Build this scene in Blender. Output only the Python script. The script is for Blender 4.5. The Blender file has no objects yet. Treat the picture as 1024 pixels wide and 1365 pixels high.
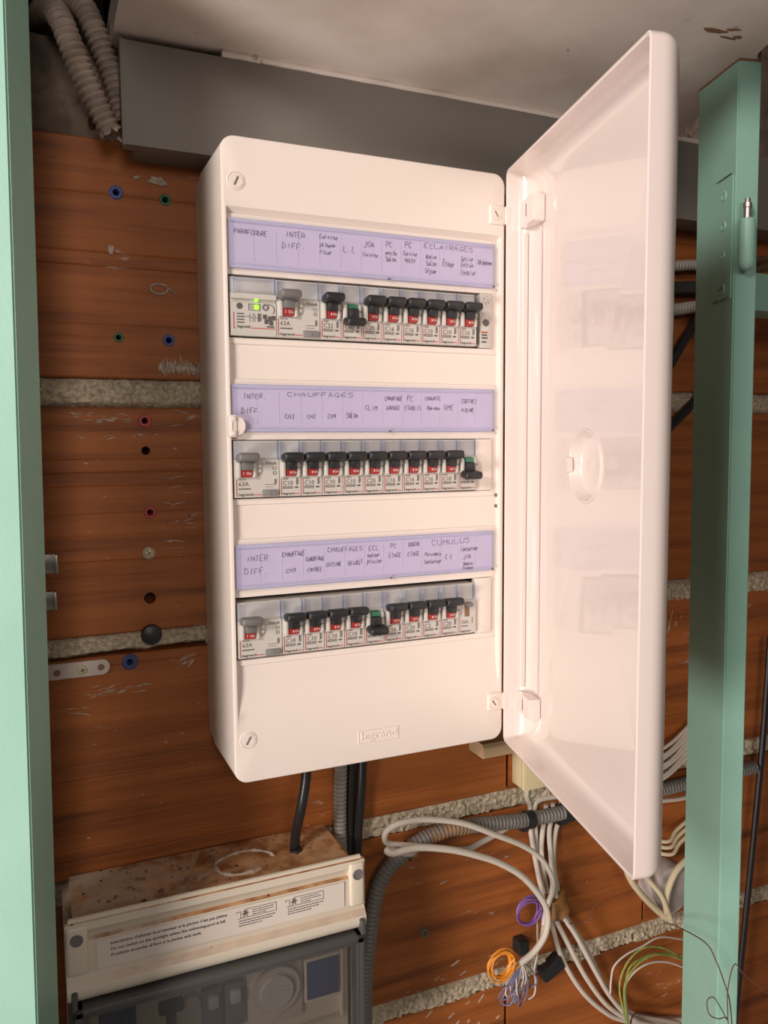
import bpy, bmesh, math, random
from mathutils import Vector, Matrix, noise
random.seed(7)
S = bpy.context.scene
COL = S.collection
PI = math.pi

# ------------------------------------------------------------------ camera
cx, cy, cz, yaw, pit, rol = -.1394, -.7327, .2736, .4110, .0859, -.0073
f_ = Vector((math.sin(yaw)*math.cos(pit), math.cos(yaw)*math.cos(pit), -math.sin(pit)))
r_ = Vector((math.cos(yaw), -math.sin(yaw), 0))
u_ = r_.cross(f_)
r2 = r_*math.cos(rol) + u_*math.sin(rol)
u2 = u_*math.cos(rol) - r_*math.sin(rol)
cam = bpy.data.cameras.new('camera')
cam.sensor_fit = 'VERTICAL'; cam.sensor_height = 36; cam.lens = 36*1074.7/1365
cam.clip_start = .01
camo = bpy.data.objects.new('camera', cam); COL.objects.link(camo)
camo.matrix_world = Matrix(((r2.x, u2.x, -f_.x, cx), (r2.y, u2.y, -f_.y, cy), (r2.z, u2.z, -f_.z, cz), (0, 0, 0, 1)))
S.camera = camo

# ------------------------------------------------------------------ world, room lamp and added fills
w = bpy.data.worlds.new('world'); S.world = w; w.use_nodes = True
w.node_tree.nodes['Background'].inputs[0].default_value = (1, .93, .89, 1)
w.node_tree.nodes['Background'].inputs[1].default_value = .03
def lamp(name, loc, radius, power, color):
    l = bpy.data.lights.new(name, 'POINT'); l.shadow_soft_size = radius; l.energy = power; l.color = color
    o = bpy.data.objects.new(name, l); COL.objects.link(o); o.location = loc; return o
lamp('room_lamp', (-2.05, -1.80, 1.15), .28, 212, (1, .91, .84))
lamp('front_fill', (-.35, -2.60, .85), .35, 50, (1, .91, .85))  # added fill near the view axis, evens out wall and panel front
lamp('low_fill', (-2.30, -1.50, -.55), .35, 205, (1, .89, .83))  # added fill from low on the left, brightens the ceiling underside
S.view_settings.view_transform = 'Standard'; S.view_settings.look = 'None'
S.view_settings.gamma = 1; S.view_settings.use_curve_mapping = False
S.view_settings.exposure = 0

# ------------------------------------------------------------------ materials
def nt(name):
    m = bpy.data.materials.new(name); m.use_nodes = True
    t = m.node_tree; return m, t, t.nodes['Principled BSDF']
def col4(c): return (c[0], c[1], c[2], 1)
def mat(name, c, rough=.5, metal=0, var=0, vscale=20, c2=None, bump=0, bscale=200, coat=0, spec=None, stretch=(1, 1, 1)):
    m, t, b = nt(name)
    b.inputs['Base Color'].default_value = col4(c); b.inputs['Roughness'].default_value = rough
    b.inputs['Metallic'].default_value = metal
    if coat: b.inputs['Coat Weight'].default_value = coat; b.inputs['Coat Roughness'].default_value = .035
    if spec is not None: b.inputs['Specular IOR Level'].default_value = spec
    L = t.links
    if var or bump:
        tc = t.nodes.new('ShaderNodeTexCoord'); mp = t.nodes.new('ShaderNodeMapping'); mp.inputs['Scale'].default_value = stretch
        L.new(tc.outputs['Object'], mp.inputs['Vector'])
    if var:
        n = t.nodes.new('ShaderNodeTexNoise'); n.inputs['Scale'].default_value = vscale; n.inputs['Detail'].default_value = 6
        rp = t.nodes.new('ShaderNodeValToRGB'); d = c2 or tuple(x*(1-var) for x in c)
        rp.color_ramp.elements[0].position = .35; rp.color_ramp.elements[1].position = .65
        rp.color_ramp.elements[0].color = col4(d); rp.color_ramp.elements[1].color = col4(c)
        L.new(mp.outputs[0], n.inputs['Vector']); L.new(n.outputs['Fac'], rp.inputs[0]); L.new(rp.outputs[0], b.inputs['Base Color'])
    if bump:
        n2 = t.nodes.new('ShaderNodeTexNoise'); n2.inputs['Scale'].default_value = bscale; n2.inputs['Detail'].default_value = 4
        bp = t.nodes.new('ShaderNodeBump'); bp.inputs['Strength'].default_value = bump; bp.inputs['Distance'].default_value = .002
        L.new(mp.outputs[0], n2.inputs['Vector']); L.new(n2.outputs['Fac'], bp.inputs['Height']); L.new(bp.outputs[0], b.inputs['Normal'])
    return m
def clear(name, tint, alpha, rough=.08, base=(.02, .02, .02)):
    m, t, b = nt(name); L = t.links
    t.nodes.remove(b)
    tr = t.nodes.new('ShaderNodeBsdfTransparent'); tr.inputs[0].default_value = col4(tint)
    gl = t.nodes.new('ShaderNodeBsdfPrincipled'); gl.inputs['Base Color'].default_value = col4(base); gl.inputs['Roughness'].default_value = rough
    fr = t.nodes.new('ShaderNodeFresnel'); fr.inputs[0].default_value = 1.45
    ad = t.nodes.new('ShaderNodeMath'); ad.operation = 'MULTIPLY_ADD'; ad.inputs[1].default_value = .8; ad.inputs[2].default_value = alpha; ad.use_clamp = True
    mx = t.nodes.new('ShaderNodeMixShader'); ge = t.nodes.new('ShaderNodeNewGeometry')
    bf = t.nodes.new('ShaderNodeMath'); bf.operation = 'SUBTRACT'; bf.inputs[0].default_value = 1; L.new(ge.outputs['Backfacing'], bf.inputs[1])
    fm = t.nodes.new('ShaderNodeMath'); fm.operation = 'MULTIPLY'; L.new(ad.outputs[0], fm.inputs[0]); L.new(bf.outputs[0], fm.inputs[1])
    L.new(fr.outputs[0], ad.inputs[0]); L.new(fm.outputs[0], mx.inputs[0]); L.new(tr.outputs[0], mx.inputs[1]); L.new(gl.outputs[0], mx.inputs[2])
    L.new(mx.outputs[0], t.nodes['Material Output'].inputs[0])
    return m
def brick_material():
    m, t, b = nt('terracotta'); L = t.links; N = t.nodes.new
    tc = N('ShaderNodeTexCoord'); oi = N('ShaderNodeObjectInfo')
    mp = N('ShaderNodeMapping'); mp.inputs['Scale'].default_value = (2.2, 8, 42); L.new(tc.outputs['Object'], mp.inputs['Vector'])
    n = N('ShaderNodeTexNoise'); n.noise_dimensions = '4D'; n.inputs['Scale'].default_value = 1.6; n.inputs['Detail'].default_value = 7; n.inputs['Roughness'].default_value = .62
    ml = N('ShaderNodeMath'); ml.operation = 'MULTIPLY'; ml.inputs[1].default_value = 37; L.new(oi.outputs['Random'], ml.inputs[0])
    L.new(ml.outputs[0], n.inputs['W']); L.new(mp.outputs[0], n.inputs['Vector'])
    rp = N('ShaderNodeValToRGB'); e = rp.color_ramp.elements
    e[0].position = .28; e[0].color = (.13, .032, .006, 1); e[1].position = .52; e[1].color = (.325, .092, .016, 1)
    x = e.new(.72); x.color = (.40, .125, .025, 1)
    L.new(n.outputs['Fac'], rp.inputs[0])
    # fine chalky specks and scuffs
    mp2 = N('ShaderNodeMapping'); mp2.inputs['Scale'].default_value = (40, 40, 150); L.new(tc.outputs['Object'], mp2.inputs['Vector'])
    n2 = N('ShaderNodeTexNoise'); n2.noise_dimensions = '4D'; n2.inputs['Scale'].default_value = 1; n2.inputs['Detail'].default_value = 5; n2.inputs['Roughness'].default_value = .7
    L.new(ml.outputs[0], n2.inputs['W']); L.new(mp2.outputs[0], n2.inputs['Vector'])
    n3 = N('ShaderNodeTexNoise'); n3.inputs['Scale'].default_value = 14; n3.noise_dimensions = '4D'; L.new(ml.outputs[0], n3.inputs['W']); L.new(tc.outputs['Object'], n3.inputs['Vector'])
    mm = N('ShaderNodeMath'); mm.operation = 'MULTIPLY'; L.new(n2.outputs['Fac'], mm.inputs[0]); L.new(n3.outputs['Fac'], mm.inputs[1])
    r2 = N('ShaderNodeValToRGB'); r2.color_ramp.elements[0].position = .385; r2.color_ramp.elements[1].position = .44
    r2.color_ramp.elements[1].color = (.65, .65, .65, 1)
    L.new(mm.outputs[0], r2.inputs[0])
    mix = N('ShaderNodeMixRGB'); L.new(r2.outputs[0], mix.inputs[0]); L.new(rp.outputs[0], mix.inputs[1]); mix.inputs[2].default_value = (.50, .36, .28, 1)
    L.new(mix.outputs[0], b.inputs['Base Color']); b.inputs['Roughness'].default_value = .62
    bp = N('ShaderNodeBump'); bp.inputs['Strength'].default_value = .35; bp.inputs['Distance'].default_value = .002
    L.new(n.outputs['Fac'], bp.inputs['Height']); L.new(bp.outputs[0], b.inputs['Normal'])
    return m
def dusty_plastic():
    m, t, b = nt('dusty_cream'); L = t.links; N = t.nodes.new
    tc = N('ShaderNodeTexCoord'); ge = N('ShaderNodeNewGeometry')
    n = N('ShaderNodeTexNoise'); n.inputs['Scale'].default_value = 16; n.inputs['Detail'].default_value = 9; n.inputs['Roughness'].default_value = .68; n.inputs['Distortion'].default_value = .6
    mp = N('ShaderNodeMapping'); mp.inputs['Location'].default_value = (.13, .2, 0); L.new(tc.outputs['Object'], mp.inputs[0]); L.new(mp.outputs[0], n.inputs['Vector'])
    # dust settles only on faces that look upwards
    sp = N('ShaderNodeSeparateXYZ'); L.new(ge.outputs['True Normal'], sp.inputs[0])
    so = N('ShaderNodeSeparateXYZ'); L.new(tc.outputs['Object'], so.inputs[0])
    ax = N('ShaderNodeMapRange'); ax.inputs[1].default_value = -.12; ax.inputs[2].default_value = .08; ax.inputs[3].default_value = -.11; ax.inputs[4].default_value = .13; L.new(so.outputs[0], ax.inputs[0])
    ad = N('ShaderNodeMath'); ad.operation = 'ADD'; L.new(n.outputs['Fac'], ad.inputs[0]); L.new(ax.outputs[0], ad.inputs[1])
    rp = N('ShaderNodeValToRGB'); e = rp.color_ramp.elements
    e[0].position = .40; e[0].color = (0, 0, 0, 1); e[1].position = .54; e[1].color = (1, 1, 1, 1); L.new(ad.outputs[0], rp.inputs[0])
    up = N('ShaderNodeMapRange'); up.inputs[1].default_value = .45; up.inputs[2].default_value = .8; L.new(sp.outputs[2], up.inputs[0])
    mu = N('ShaderNodeMath'); mu.operation = 'MULTIPLY'; L.new(rp.outputs[0], mu.inputs[0]); L.new(up.outputs[0], mu.inputs[1])
    rust = N('ShaderNodeTexNoise'); rust.inputs['Scale'].default_value = 60; rust.inputs['Detail'].default_value = 6; L.new(tc.outputs['Object'], rust.inputs[0])
    rr = N('ShaderNodeValToRGB'); rr.color_ramp.elements[0].position = .36; rr.color_ramp.elements[0].color = (.27, .10, .03, 1); rr.color_ramp.elements[1].position = .62; rr.color_ramp.elements[1].color = (.56, .32, .16, 1); L.new(rust.outputs[0], rr.inputs[0])
    base = N('ShaderNodeMixRGB'); base.inputs[1].default_value = (.62, .55, .45, 1); base.inputs[2].default_value = (.52, .42, .32, 1)
    u2 = N('ShaderNodeMath'); u2.operation = 'MULTIPLY'; u2.inputs[1].default_value = .8; L.new(up.outputs[0], u2.inputs[0]); L.new(u2.outputs[0], base.inputs[0])
    mx = N('ShaderNodeMixRGB'); L.new(mu.outputs[0], mx.inputs[0]); L.new(base.outputs[0], mx.inputs[1]); L.new(rr.outputs[0], mx.inputs[2])
    # dark grit
    g = N('ShaderNodeTexVoronoi'); g.inputs['Scale'].default_value = 75; L.new(tc.outputs['Object'], g.inputs[0])
    gr = N('ShaderNodeMath'); gr.operation = 'LESS_THAN'; gr.inputs[1].default_value = .11; L.new(g.outputs[0], gr.inputs[0])
    gm = N('ShaderNodeMath'); gm.operation = 'MULTIPLY'; L.new(gr.outputs[0], gm.inputs[0]); L.new(up.outputs[0], gm.inputs[1])
    m2 = N('ShaderNodeMixRGB'); L.new(gm.outputs[0], m2.inputs[0]); L.new(mx.outputs[0], m2.inputs[1]); m2.inputs[2].default_value = (.05, .03, .02, 1)
    L.new(m2.outputs[0], b.inputs['Base Color']); b.inputs['Roughness'].default_value = .5
    return m
def ceiling_material():
    m, t, b = nt('ceiling_plaster'); L = t.links; N = t.nodes.new
    tc = N('ShaderNodeTexCoord')
    n = N('ShaderNodeTexNoise'); n.inputs['Scale'].default_value = 5; n.inputs['Detail'].default_value = 8; L.new(tc.outputs['Object'], n.inputs[0])
    rp = N('ShaderNodeValToRGB'); e = rp.color_ramp.elements; e[0].position = .35; e[0].color = (.56, .48, .42, 1); e[1].position = .62; e[1].color = (.86, .78, .73, 1); L.new(n.outputs[0], rp.inputs[0])
    n2 = N('ShaderNodeTexNoise'); n2.inputs['Scale'].default_value = 42; n2.inputs['Detail'].default_value = 5; L.new(tc.outputs['Object'], n2.inputs[0])
    r2 = N('ShaderNodeValToRGB'); r2.color_ramp.elements[0].position = .70; r2.color_ramp.elements[1].position = .76; L.new(n2.outputs[0], r2.inputs[0])
    mx = N('ShaderNodeMixRGB'); L.new(r2.outputs[0], mx.inputs[0]); L.new(rp.outputs[0], mx.inputs[1]); mx.inputs[2].default_value = (.16, .11, .085, 1)
    L.new(mx.outputs[0], b.inputs['Base Color']); b.inputs['Roughness'].default_value = .6
    bp = N('ShaderNodeBump'); bp.inputs['Strength'].default_value = .15; bp.inputs['Distance'].default_value = .004; L.new(n.outputs[0], bp.inputs['Height']); L.new(bp.outputs[0], b.inputs['Normal'])
    return m

M = {}
M['brick'] = brick_material()
M['mortar'] = mat('mortar', (.68, .56, .40), .95, var=.45, vscale=260, bump=1, bscale=700)
M['wallbase'] = mat('wall_base', (.10, .06, .04), .95, var=.4, vscale=30)
M['concrete'] = mat('rough_concrete', (.27, .20, .15), .95, var=.55, vscale=24, bump=1, bscale=160)
M['void'] = mat('void_shade', (.014, .010, .008), .95, var=.3)  # near black: the shade of the openings is put into the colour
M['ceiling'] = ceiling_material()
M['floor'] = mat('floor_concrete', (.22, .19, .17), .8, var=.3, vscale=6)
M['duct'] = mat('trunking_grey', (.21, .19, .168), .55, var=.08, vscale=8)
M['ductlip'] = mat('trunking_light', (.45, .36, .26), .6)
M['green'] = mat('mint_paint', (.315, .56, .455), .42, var=.08, vscale=12, bump=.06, bscale=300)
M['rawwood'] = mat('raw_wood', (.26, .15, .085), .8, var=.4, vscale=20, stretch=(1, 1, .1))
M['white'] = mat('cover_plastic', (.80, .705, .64), .36, spec=.4, bump=.03, bscale=1500)
M['gloss'] = mat('door_plastic', (.80, .69, .64), .30, coat=1.0)
M['seam'] = mat('seam_shadow_gap', (.20, .16, .14), .8)
M['slot'] = mat('screw_slot', (.17, .14, .12), .7)
M['module'] = mat('module_plastic', (.56, .525, .48), .45)
M['cheek'] = mat('module_cheek', (.70, .65, .59), .4)
M['black'] = mat('black_plastic', (.018, .018, .02), .42)
M['grey'] = mat('grey_plastic', (.16, .15, .145), .42)
M['midgrey'] = mat('mid_grey_plastic', (.22, .21, .205), .45)
M['red'] = mat('red_indicator', (.36, .03, .028), .4)
M['greenind'] = mat('green_indicator', (.04, .22, .12), .4)
M['ink'] = mat('print_ink', (.10, .085, .08), .7)
M['pen'] = mat('pen_ink', (.11, .09, .14), .7)
M['redink'] = mat('red_ink', (.52, .05, .04), .6)
M['whiteink'] = mat('white_ink', (.8, .75, .7), .6)
M['paper'] = mat('lavender_paper', (.60, .53, .71), .8, var=.04, vscale=30)
M['rule'] = mat('paper_rule', (.57, .50, .68), .8)
M['clear'] = clear('clear_cover', (.985, .985, .995), .0)
M['clearedge'] = clear('clear_edge', (.88, .90, .95), .14, base=(.66, .67, .74))
M['labelback'] = mat('label_back', (.56, .535, .51), .5)
M['smoke'] = clear('smoked_cover', (.73, .72, .715), .15, base=(.24, .235, .23))
M['smokeframe'] = mat('smoked_frame', (.085, .080, .077), .35)
M['cream'] = mat('cream_plastic', (.66, .58, .46), .38)
M['dusty'] = dusty_plastic()
M['sticker'] = mat('sticker', (.68, .60, .53), .5)
M['conduitgrey'] = mat('conduit_grey', (.18, .165, .15), .5)
M['conduitmid'] = mat('conduit_lightgrey', (.27, .245, .215), .55)
M['conduittan'] = mat('conduit_tan', (.47, .37, .30), .65, var=.35, vscale=60)
M['rustdust'] = mat('conduit_rusty', (.36, .19, .09), .7, var=.5, vscale=80)
M['cable'] = mat('white_cable', (.60, .53, .45), .42)
M['cablecream'] = mat('cream_cable', (.58, .49, .33), .45)
M['blackcable'] = mat('black_cable', (.02, .019, .02), .32)
M['purple'] = mat('purple_wire', (.22, .10, .34), .4)
M['orange'] = mat('orange_wire', (.80, .30, .03), .4)
M['bluewire'] = mat('blue_grey_wire', (.17, .16, .27), .4)
M['whitewire'] = mat('white_wire', (.62, .55, .50), .4)
M['brownwire'] = mat('brown_wire', (.13, .065, .04), .4)
M['gywire'] = mat('yellow_green_wire', (.36, .37, .09), .4, var=.6, vscale=120, c2=(.12, .26, .06))
M['tape'] = mat('brown_tape', (.30, .13, .03), .5, var=.4, vscale=150)
M['metal'] = mat('zinc', (.50, .47, .43), .35, metal=.9)
M['brass'] = mat('screw_head', (.62, .54, .36), .4, metal=.25)
M['bluep'] = mat('blue_plug', (.06, .085, .26), .5)
M['dbluep'] = mat('navy_plug', (.04, .055, .14), .5)
M['greenp'] = mat('green_plug', (.045, .14, .07), .5)
M['redp'] = mat('red_plug', (.38, .05, .05), .5)
M['greyp'] = mat('grey_plug', (.14, .13, .125), .6)
M['backing'] = mat('backing_plate', (.17, .095, .06), .8, var=.4, vscale=150)
M['hole'] = mat('drill_hole', (.012, .008, .006), .95)
M['smear'] = mat('plaster_smear', (.54, .43, .34), .9, var=.4, vscale=300)
M['wood'] = mat('pale_wood', (.52, .36, .20), .7, var=.3, vscale=25, stretch=(.15, 1, 1))
M['yellowbox'] = mat('junction_box', (.60, .50, .30), .45)
M['whitebox'] = mat('round_box', (.50, .45, .41), .5, var=.25, vscale=30)
M['dial'] = mat('timer_dial', (.60, .53, .44), .4)
M['bluesq'] = mat('blue_face', (.035, .06, .16), .4)
M['strap'] = mat('painted_strap', (.60, .50, .44), .5, var=.15, vscale=60)
led, t_, b_ = nt('led_green'); b_.inputs['Emission Color'].default_value = (.25, 1, .02, 1); b_.inputs['Emission Strength'].default_value = 2.2; b_.inputs['Base Color'].default_value = (.1, .6, .02, 1); M['led'] = led

# ------------------------------------------------------------------ mesh builder
def V3(p): return Vector(p)
class MB:
    def __init__(s): s.v = []; s.f = []
    def add(s, vs, fs):
        b = len(s.v); s.v += [tuple(p) for p in vs]; s.f += [tuple(b+i for i in f) for f in fs]; return s
    def box(s, x0, x1, y0, y1, z0, z1):
        return s.add([(x0,y0,z0),(x1,y0,z0),(x1,y1,z0),(x0,y1,z0),(x0,y0,z1),(x1,y0,z1),(x1,y1,z1),(x0,y1,z1)],
                     [(0,3,2,1),(4,5,6,7),(0,1,5,4),(1,2,6,5),(2,3,7,6),(3,0,4,7)])
    def bm(s, bm, mx=None):
        bm.verts.ensure_lookup_table()
        for i, v in enumerate(bm.verts): v.index = i
        s.add([(mx @ v.co if mx else v.co) for v in bm.verts], [tuple(v.index for v in f.verts) for f in bm.faces]); bm.free(); return s
    def rbox(s, x0, x1, y0, y1, z0, z1, r=.001, seg=2, mx=None):
        bm = bmesh.new(); bmesh.ops.create_cube(bm, size=1)
        for v in bm.verts: v.co = Vector(((x0+x1)/2+v.co.x*(x1-x0), (y0+y1)/2+v.co.y*(y1-y0), (z0+z1)/2+v.co.z*(z1-z0)))
        r = min(r, .49*min(abs(x1-x0), abs(y1-y0), abs(z1-z0)))
        bmesh.ops.bevel(bm, geom=list(bm.edges), offset=r, segments=seg, profile=.5, affect='EDGES')
        return s.bm(bm, mx)
    def prism(s, poly, axis, a, b, caps=True):
        # poly: 2D points; axis 0: (y,z) swept in x; 1: (x,z) in y; 2: (x,y) in z
        def p3(p, t): return (t, p[0], p[1]) if axis == 0 else (p[0], t, p[1]) if axis == 1 else (p[0], p[1], t)
        n = len(poly); vs = [p3(p, a) for p in poly]+[p3(p, b) for p in poly]
        fs = [(i, (i+1) % n, n+(i+1) % n, n+i) for i in range(n)]
        if caps: fs += [tuple(range(n))[::-1], tuple(range(n, 2*n))]
        return s.add(vs, fs)
    def lathe(s, prof, o, ax, seg=24, a0=0, a1=2*PI):
        # prof: (radius, height along ax)
        ax = V3(ax).normalized(); e1 = ax.orthogonal().normalized(); e2 = ax.cross(e1); o = V3(o); full = abs(a1-a0-2*PI) < 1e-6
        n = seg if full else seg+1; vs = []; fs = []
        for r, h in prof:
            for k in range(n):
                a = a0+(a1-a0)*k/seg; vs.append(o+ax*h+(e1*math.cos(a)+e2*math.sin(a))*r)
        for i in range(len(prof)-1):
            for k in range(seg):
                k2 = (k+1) % n; fs.append((i*n+k, i*n+k2, (i+1)*n+k2, (i+1)*n+k))
        return s.add(vs, fs)
    def cyl(s, p0, p1, r, seg=16, bev=0):
        p0 = V3(p0); h = (V3(p1)-p0).length
        pr = [(0, 0), (r-bev, 0), (r, bev), (r, h-bev), (r-bev, h), (0, h)] if bev else [(0, 0), (r, 0), (r, h), (0, h)]
        return s.lathe(pr, p0, V3(p1)-p0, seg)
    def tube(s, path, r, seg=10, caps=True):
        path = [V3(p) for p in path]; n = len(path); rad = r if callable(r) else (lambda i: r)
        T = [(path[min(i+1, n-1)]-path[max(i-1, 0)]).normalized() for i in range(n)]
        N = T[0].orthogonal().normalized(); vs = []; fs = []
        for i in range(n):
            N = (N-T[i]*N.dot(T[i])).normalized(); B = T[i].cross(N); q = rad(i)
            for k in range(seg):
                a = 2*PI*k/seg; vs.append(path[i]+(N*math.cos(a)+B*math.sin(a))*q)
        for i in range(n-1):
            for k in range(seg): fs.append((i*seg+k, i*seg+(k+1) % seg, (i+1)*seg+(k+1) % seg, (i+1)*seg+k))
        if caps: fs += [tuple(range(seg))[::-1], tuple(range((n-1)*seg, n*seg))]
        return s.add(vs, fs)
    def ribbon(s, pts, wd, y):
        # a flat pen stroke in the xz plane at depth y
        n = len(pts)
        if n < 2: return s
        vs = []
        for i, p in enumerate(pts):
            a = pts[max(i-1, 0)]; b = pts[min(i+1, n-1)]; dx, dz = b[0]-a[0], b[1]-a[1]; l = math.hypot(dx, dz) or 1
            nx, nz = -dz/l*wd/2, dx/l*wd/2
            vs += [(p[0]+nx, y, p[1]+nz), (p[0]-nx, y, p[1]-nz)]
        return s.add(vs, [(2*i, 2*i+1, 2*i+3, 2*i+2) for i in range(n-1)])
    def build(s, name, m, parent=None, smooth=35, org=None):
        me = bpy.data.meshes.new(name)
        if parent is not None:
            q = parent
            base = Vector((0, 0, 0))
            while q is not None: base += q.location; q = q.parent
            base = base + (Vector(org) if org else Vector())
        else:
            if org is None:
                lo = [min(v[i] for v in s.v) for i in range(3)]; hi = [max(v[i] for v in s.v) for i in range(3)]
                org = ((lo[0]+hi[0])/2, (lo[1]+hi[1])/2, lo[2])
            base = Vector(org)
        me.from_pydata([Vector(v)-base for v in s.v], [], s.f); me.validate()
        bm = bmesh.new(); bm.from_mesh(me); bmesh.ops.recalc_face_normals(bm, faces=bm.faces); bm.to_mesh(me); bm.free()
        for mm in (m if isinstance(m, (list, tuple)) else [m]): me.materials.append(mm)
        if smooth:
            for p in me.polygons: p.use_smooth = True
            me.set_sharp_from_angle(angle=math.radians(smooth))
        o = bpy.data.objects.new(name, me); COL.objects.link(o)
        if parent is not None: o.parent = parent; o.location = Vector(org) if org else (0, 0, 0)
        else: o.location = base
        return o
def tag(o, label=None, cat=None, group=None, kind=None):
    if label: o['label'] = label
    if cat: o['category'] = cat
    if group: o['group'] = group
    if kind: o['kind'] = kind
    return o
def thing(name, label, cat, loc, group=None):
    o = bpy.data.objects.new(name, None); COL.objects.link(o); o.location = loc; o.empty_display_size = .02
    return tag(o, label, cat, group)
def copy_tree(o, parent=None):
    c = o.copy(); COL.objects.link(c)
    if parent is not None: c.parent = parent
    for ch in list(o.children): copy_tree(ch, c)
    return c
def spline(pts, n=8):
    # Catmull-Rom through the points
    P = [V3(p) for p in pts]; P = [P[0]*2-P[1]]+P+[P[-1]*2-P[-2]]; out = []
    for i in range(1, len(P)-2):
        for k in range(n):
            t = k/n; a, b, c, d = P[i-1], P[i], P[i+1], P[i+2]
            out.append(.5*((2*b)+(c-a)*t+(2*a-5*b+4*c-d)*t*t+(3*b-a-3*c+d)*t**3))
    out.append(P[-2]); return out
def resample(path, step):
    out = [path[0].copy()]; acc = 0
    for a, b in zip(path, path[1:]):
        l = (b-a).length; t = step-acc
        while t <= l: out.append(a.lerp(b, t/l)); t += step
        acc = (acc+l) % step
    return out
def corrugated(pts, r, pitch=.0045, depth=.0011, seg=16):
    p = resample(spline(pts, 10), pitch/6)
    return MB().tube(p, lambda i: r-depth*(.5-.5*math.cos(2*PI*i/6))**1.6, seg)
def text_mb(body, x, z, h, y, align='LEFT', bold=0, width=None):
    c = bpy.data.curves.new('t', 'FONT'); c.body = body; c.size = 1; c.align_x = align; c.resolution_u = 2; c.offset = bold
    o = bpy.data.objects.new('t', c); COL.objects.link(o)
    dg = bpy.context.evaluated_depsgraph_get(); dg.update()
    me = bpy.data.meshes.new_from_object(o.evaluated_get(dg))
    sc = h/.7; sx = sc
    if width:
        xs = [v.co.x for v in me.vertices]; sx = width/(max(xs)-min(xs))
    mb = MB().add([(x+v.co.x*sx, y, z+v.co.y*sc) for v in me.vertices], [tuple(p.vertices) for p in me.polygons])
    bpy.data.objects.remove(o); bpy.data.curves.remove(c); bpy.data.meshes.remove(me); return mb
def merge(*ms):
    r = MB()
    for m in ms: r.add(m.v, m.f)
    return r

# ------------------------------------------------------------------ the setting
def nz(x, y, z=0): return noise.noise(Vector((x, y, z)))
wall = MB()
wall.box(-.75, 1.0, .028, .10, -1.3, .55)
wall.box(-.06, 1.0, .028, .10, .55, .95)
wall = wall.build('wall_back', M['wallbase'], org=(0, .06, -1.3)); tag(wall, kind='structure')
courses = [(.330, .528, [-.45, .11, .61]), (.108, .3055, [-.64, -.14, .36, .86]), (-.108, .089, [-.175, .325, .825]),
           (-.3125, -.130, [-.481, .019, .519]), (-.53, -.334, [-.175, .325, .825]), (-.75, -.552, [-.45, .05, .55]),
           (-.97, -.772, [-.25, .25, .75]), (-1.19, -.992, [-.45, .05, .55])]
holes = [(-.0475, .268, .0038), (-.048, .1374, .0052), (-.065, .4853, .0025), (-.0245, .4836, .0025), (-.067, .3648, .0022), (-.025, .3641, .0025),
         (-.0475, .294, .0030), (-.0455, .2137, .0030), (-.067, .0818, .0030)]
def cut_holes(o, hs):
    for x, z, r in hs:
        cu = MB().cyl((x, -.03, z), (x, .034, z), r, 14).build('cutter', M['hole'], smooth=0)
        md = o.modifiers.new('b', 'BOOLEAN'); md.object = cu; md.operation = 'DIFFERENCE'; md.solver = 'EXACT'
        dg = bpy.context.evaluated_depsgraph_get(); dg.update()
        me = bpy.data.meshes.new_from_object(o.evaluated_get(dg)); o.modifiers.clear(); o.data = me
        bpy.data.objects.remove(cu)
for z0, z1, js in courses:
    edges = [-.75]+[j for j in js if j > -.74]+[1.0]
    for a, b in zip(edges, edges[1:]):
        a += .0022; b -= .0022; dy = random.uniform(-.0012, .0006)
        rs = random.Random(int(z0*1000)+int(a*1000)); prof = []
        # scored face: irregular horizontal grooves, then the back
        prof.append((.0015+dy, z0)); prof.append((dy, z0+.0015)); z = z0+.004
        while z < z1-.012:
            z += rs.choice([.0105, .0115, .013, .019, .024])
            if z > z1-.006: break
            d = rs.choice([.0001, .00018, .0003, .0006]); g = rs.uniform(.0006, .0011)
            prof += [(dy, z-g), (dy+d, z), (dy, z+g)]
        prof += [(dy, z1-.0015), (.0015+dy, z1), (.028, z1), (.028, z0)]
        bk = MB().prism(prof, 0, a, b).build('brick', M['brick'], wall, smooth=0)
        hs = [h for h in holes if a < h[0] < b and z0 < h[1] < z1]
        if hs: cut_holes(bk, hs)
def mortar(x0, x1, z0a, z1a, seed, z0b=None, z1b=None, step=.0017, amp=.0036, name='mortar_joint', m='mortar', ny=15, base=-.0012):
    z0b = z0a if z0b is None else z0b; z1b = z1a if z1b is None else z1b
    nx = int((x1-x0)/step); vs = []; fs = []
    for i in range(nx+1):
        t = i/nx; x = x0+(x1-x0)*t
        lo = z0a+(z0b-z0a)*t+.0028*nz(x*45, seed)+.0015*nz(x*160, seed); hi = z1a+(z1b-z1a)*t+.0026*nz(x*40, seed+9)+.0015*nz(x*150, seed+5)
        for j in range(ny+1):
            s = j/ny; z = lo+(hi-lo)*s; e = min(1, min(s, 1-s)*5)
            y = base-amp*(.35+.40*nz(x*120, z*120, seed)+.75*nz(x*290, z*290, seed)+.55*nz(x*520, z*520, seed)+.3*nz(x*30, z*30, seed+3))
            vs.append((x, y*e+.007*(1-e), z))
    for i in range(nx):
        for j in range(ny):
            a = i*(ny+1)+j; fs.append((a, a+ny+1, a+ny+2, a+1))
    o = MB().add(vs, fs).build(name, M[m], wall, smooth=60); return o
mortar(-.30, .80, .304, .3315, 1.1)
mortar(-.30, 0, .0865, .1095, 2.2, .092, .1095); mortar(0, .80, .0885, .1095, 2.6, .076, .110)
mortar(-.30, .80, -.134, -.1095, 3.3, -.131, -.100)
mortar(-.30, .80, -.336, -.310, 4.4, -.336, -.309)
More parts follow.
